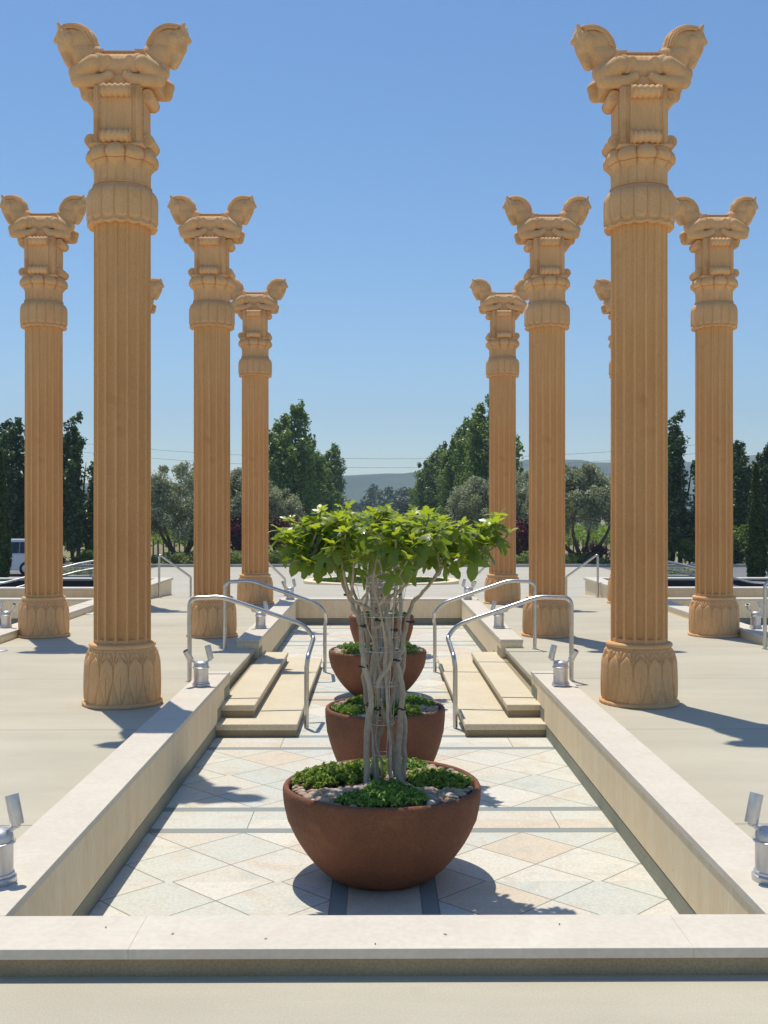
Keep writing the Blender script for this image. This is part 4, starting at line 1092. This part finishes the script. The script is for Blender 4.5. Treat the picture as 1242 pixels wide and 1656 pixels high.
# hedges
def hedge(label, x0, x1, y0, y1, h, seed, mat, leaf, n, z=ZL):
    rng = np.random.default_rng(seed); k = int((x1 - x0) * (y1 - y0) * 1.6)
    C_ = np.stack([x0 + (x1 - x0) * rng.random(k), y0 + (y1 - y0) * rng.random(k), z + h * (.2 + .45 * rng.random(k))], 1)
    P, O = clumps(rng, C_, h * (.28 + .2 * rng.random(k)), [n // k] * k, (1.5, 1.2, .9), .3); P[:, 2] = np.maximum(P[:, 2], z)
    o = link('low_hedge', leaf_mesh('low_hedge', P, leaf, mat, .6, .5, rng, O)); return tag(o, label, 'hedge', 'low hedges along the kerb')
hedge('long low green hedge along the kerb on the left of the drive', -12.8, -4.0, 57.6, 60.2, .95, 1, M['hedge'], .12, 15000)
hedge('long low green hedge along the kerb on the right of the drive', 4.9, 13.2, 57.6, 60.2, .85, 2, M['hedge'], .12, 15000)
hedge('dark low hedge behind the car park on the left', -24, -13.2, 57.8, 59.6, .8, 5, M['pear'], .13, 9000)
hedge('dark low hedge behind the car park on the right', 13.6, 26, 57.8, 59.6, 1.0, 6, M['pear'], .13, 9000)
# planted islands in the car park
for s, sd_ in ((-1, 'left'), (1, 'right')):
    t = thing('planted_island', 'kerbed island of pale groundcover in the %s car park' % sd_, 'planter', (s * 13.75, 48, ZL), 0, 'kerbed planting islands')
    MB().lathe([(1.0, -.05), (1.0, .14), (.9, .16), (.86, .14), (.86, .05), (0, .08)], 40, closed=False, ax=1.25).obj('kerb_ring', M['kerb'], t)
    rng = np.random.default_rng(30); a = rng.random(2600) * 2 * PI; q = np.sqrt(rng.random(2600)) * .84
    P = np.stack([1.25 * q * np.cos(a), q * np.sin(a), .1 + .35 * np.sqrt(1 - (q / .86) ** 2) * rng.random(2600)], 1)
    link('island_plants', leaf_mesh('island_plants', P, .1, M['olive'], .7, .5, rng), t)
# vineyard
def vineyard(label, x0, x1, seed):
    rng = np.random.default_rng(seed); P = []
    for y in np.arange(72, 140, 3.2):
        n = int((x1 - x0) * (46 if y < 95 else 26)); x = x0 + (x1 - x0) * rng.random(n)
        zz = ZL - .3 * max(0, (y - 60) / 90) + 0.7 + 1.15 * rng.random(n) * (0.8 + .2 * np.sin(x * 2.1 + y))
        P.append(np.stack([x, y + rng.normal(size=n) * .22, zz], 1))
    P = np.concatenate(P); o = link('vine_rows', leaf_mesh('vine_rows', P, .24, M['vine'], .85, .5, rng)); return tag(o, label, 'vines', None, 'stuff')
vineyard('bright green vineyard rows beyond the left hedge and olives', -55, -8, 1)
vineyard('bright green vineyard rows beyond the right hedge and olives', 9, 60, 2)
post = MB().box(-.05, .05, -.05, .05, -.1, 1.25, .01).mesh('vineyard_post', M['wood'])
for k in range(26):
    px = (248 + k * 8.5) if k < 14 else (905 + (k - 14) * 7.6)
    if 318 < px < 372: continue
    o = link('vineyard_post', post, None, ground_at(px, 69.5, ZL - .1)); o.rotation_euler = (0, random.Random(k).uniform(-.04, .04), k)
    tag(o, 'weathered wooden vineyard post under the olive tree on the %s' % ('left' if k < 14 else 'right'), 'post', 'vineyard posts on the left' if k < 14 else 'vineyard posts on the right')
# far oak, woods, hills
ok = bush(9, 9.5, 9.0, M['oak'], .6, 60, 60)
place_tree('oak_tree', ok, ground_at(926, 150, -2), 0, 'dark round oak rising behind the right olive tree', 'tree', 'distant oaks', (1, 1, 1.12))
place_tree('oak_tree', ok, ground_at(660, 210, -2), 1, 'dark round oak at the end of the drive on the right', 'tree', 'distant oaks', (1.1, 1.1, .75))
rng = np.random.default_rng(77); C_, Rr = [], []
for k in range(420):
    x = -190 + 380 * rng.random(); y = 285 + 60 * rng.random(); h = 8.5 + 2.6 * math.sin(x * .11) + 1.5 * math.sin(x * .31 + 1) + rng.normal() * .8
    for j in range(3): C_.append((x + rng.normal() * 2, y, -2.4 + h * (.35 + .3 * j))); Rr.append(2.3 - .4 * j)
P, O = clumps(rng, C_, Rr, [26] * len(C_), (1.2, 1, .9), .5)
tag(link('distant_woods', leaf_mesh('distant_woods', P, 1.15, M['oak'], .8, .4, rng, O)), 'far band of dark oak woods at the end of the drive', 'woods', None, 'stuff')
def ridge(name, pts, d, depth, seed):
    rng = random.Random(seed); mb = MB(); xs = []; n = 120
    pxs = [p[0] for p in pts]; pys = [p[1] for p in pts]; rows = 14
    vs = []
    for i in range(n + 1):
        px = pxs[0] + (pxs[-1] - pxs[0]) * i / n; py = float(np.interp(px, pxs, pys))
        ztop = CZ - (py - 829) / F * d; x = CX + (px - 609.5) / F * d
        for j in range(rows + 1):
            f = j / rows; zz = -6 + (ztop + 6) * math.sin(min(1, f / .8) * PI / 2) * (1 if f <= .8 else 1 - .5 * (f - .8) / .2)
            zz += (2.2 * math.sin(x * .021 + j) + 1.6 * math.sin(x * .057 + 2.1 * j) + rng.uniform(-1.3, 1.3)) * min(1, f * 2)
            vs.append((x * (0.8 + .25 * f), d - depth * (1 - f), zz))
    m = rows + 1
    mb.add(vs, [(i * m + j, (i + 1) * m + j, (i + 1) * m + j + 1, i * m + j + 1) for i in range(n) for j in range(rows)], True)
    return struct(mb.obj(name, M['hill']))
ridge('hills', [(-900, 790), (-200, 786), (100, 788), (330, 786), (470, 782), (560, 776), (610, 775), (660, 771), (720, 768), (800, 757), (850, 755), (950, 757), (1050, 760), (1140, 749), (1200, 744), (1260, 750), (1500, 735), (2200, 750)], 1500, 560, 3)
# far slope of vines at the right edge
# power lines
for k, (ya, ym, yb, lb) in enumerate(((722, 743, 722, 'upper thin power line crossing the sky above the hills'), (737, 757.5, 736, 'lower thin power line crossing the sky above the hills'))):
    p = []
    for i in range(41):
        px = 100 + 1100 * i / 40; u = (px - 640) / 430; py = ym + (min(ya, yb) - ym) * u * u * 0.85
        p.append(at(px, py, 250))
    tag(MB().tube(p, 0.04, 5).obj('power_line', M['cable']), lb, 'cable', 'power lines across the sky')

# ------------------------------------------------------------------ cars
def car(label, loc, rotz, paint, L, W, H, plate=False):
    t = thing('parked_car', label, 'car', loc, rotz, 'parked cars')
    hw = W / 2
    # side outline of an upright estate / SUV, extruded with tumblehome
    low = [(-L / 2, .42), (-L / 2 + .02, .75), (-L / 2 + .06, 1.02), (L / 2 - 1.25, 1.02), (L / 2 - .25, .92), (L / 2 - .02, .74), (L / 2, .42), (L / 2 - .08, .28), (-L / 2 + .08, .28)]
    def extrude(poly, w0, name, mat, wtop=None, par=t):
        bm = bmesh.new(); zz = [p[1] for p in poly]; z0, z1 = min(zz), max(zz)
        def wd(z): return w0 if wtop is None else w0 + (wtop - w0) * (z - z0) / (z1 - z0)
        A = [bm.verts.new((p[0], -wd(p[1]), p[1])) for p in poly]; B = [bm.verts.new((p[0], wd(p[1]), p[1])) for p in poly]
        bm.faces.new(A); bm.faces.new(list(reversed(B))); n = len(poly)
        for i in range(n): bm.faces.new((A[(i + 1) % n], A[i], B[i], B[(i + 1) % n]))
        bmesh.ops.recalc_face_normals(bm, faces=bm.faces)
        bmesh.ops.bevel(bm, geom=list(bm.edges), offset=.035, segments=3, affect='EDGES', profile=.5)
        me = bpy.data.meshes.new(name); bm.to_mesh(me); bm.free(); me.materials.append(mat)
        me.polygons.foreach_set('use_smooth', [False] * len(me.polygons)); return link(name, me, par)
    body = extrude(low, hw, 'body', paint)
    cab = [(-L / 2 + .08, 1.0), (-L / 2 + .25, H - .12), (-L / 2 + .45, H), (L / 2 - 2.3, H), (L / 2 - 1.85, H - .1), (L / 2 - 1.2, 1.0)]
    extrude(cab, hw - .03, 'cabin', paint, hw - .17)
    for s in (-1, 1):
        y = lambda z: s * (hw - .03 - .14 * (z - 1.0) / (H - 1.0) + .006)
        for a, b in ((-L / 2 + .32, -L / 2 + 1.19), (-L / 2 + 1.21, L / 2 - 2.22), (L / 2 - 2.20, L / 2 - 1.5)):
            z0, z1 = 1.06, H - .13; fr = L / 2 - 1.55 if b > L / 2 - 1.9 else b
            vs = [(a, y(z0), z0), (b, y(z0), z0), (b - (.35 if b > L / 2 - 1.9 else 0), y(z1), z1), (a + (.08 if a < -L / 2 + .5 else 0), y(z1), z1)]
            MB().add(vs, [(0, 1, 2, 3)]).obj('side_window', M['glass'], t)
        for x in (-L / 2 + .85, L / 2 - .88):
            m = MB().lathe([(0.0, -.11), (.31, -.11), (.345, -.09), (.35, 0), (.345, .09), (.31, .11), (0, .11)], 28, closed=False)
            m.v = [(p[0] + x, p[2] + s * (hw - .10), p[1] + .35) for p in m.v]; wl = m.obj('wheel', M['rubber'], t)
            m = MB().lathe([(0, .112), (.06, .118), (.2, .112), (.215, .10)], 24, closed=False); m.v = [(p[0] + x, s * p[2] + s * (hw - .10), p[1] + .35) for p in m.v]
            m.obj('rim', M['aluminium'], wl)
        MB().box(-L / 2 - .012, -L / 2 + .05, s * (hw - .13) - .09, s * (hw - .13) + .09, .72, .98, .01).obj('tail_lamp', M['red_glass'], t)
    MB().add([(-L / 2 + .085, -hw + .2, 1.06), (-L / 2 + .085, hw - .2, 1.06), (-L / 2 + .235, hw - .28, H - .14), (-L / 2 + .235, -hw + .28, H - .14)], [(3, 2, 1, 0)]).obj('rear_window', M['glass'], t)
    MB().add([(L / 2 - 1.2 + .03, -hw + .15, 1.04), (L / 2 - 1.2 + .03, hw - .15, 1.04), (L / 2 - 1.80, hw - .26, H - .1), (L / 2 - 1.80, -hw + .26, H - .1)], [(0, 1, 2, 3)]).obj('windscreen', M['glass'], t)
    MB().box(-L / 2 - .04, -L / 2 + .1, -hw + .06, hw - .06, .36, .54, .02).obj('rear_bumper', M['rubber'], t)
    if plate: MB().box(-L / 2 - .016, -L / 2 + .03, -.26, .26, .62, .76, .004).obj('number_plate', M['plate'], t)
    return t
car('white parked estate car seen from the side behind the outer left column', (-18.0, 50.0, ZL), PI, M['white_paint'], 4.8, 1.9, 1.72)
car('black car seen from behind at the kerb, half hidden by fig leaves', (CX + (499 - 609.5) / F * 53, 55.2, ZL), PI / 2, M['black_paint'], 4.7, 1.86, 1.7, True)

# ------------------------------------------------------------------ air
hz = MB().box(-1700, 1700, -62, 1720, -9.5, 170).obj('haze', None)
hz.data.materials.clear(); g = NT('haze'); g.t.nodes.remove(g.b)
pv = g.n("ShaderNodeVolumePrincipled"); pv.inputs['Density'].default_value = 0.0005; pv.inputs['Color'].default_value = (0.62, 0.81, 1.0, 1); pv.inputs['Anisotropy'].default_value = 0.2
g.t.links.new(pv.outputs[0], g.t.nodes["Material Output"].inputs['Volume']); hz.data.materials.append(g.m); hz['kind'] = 'stuff'
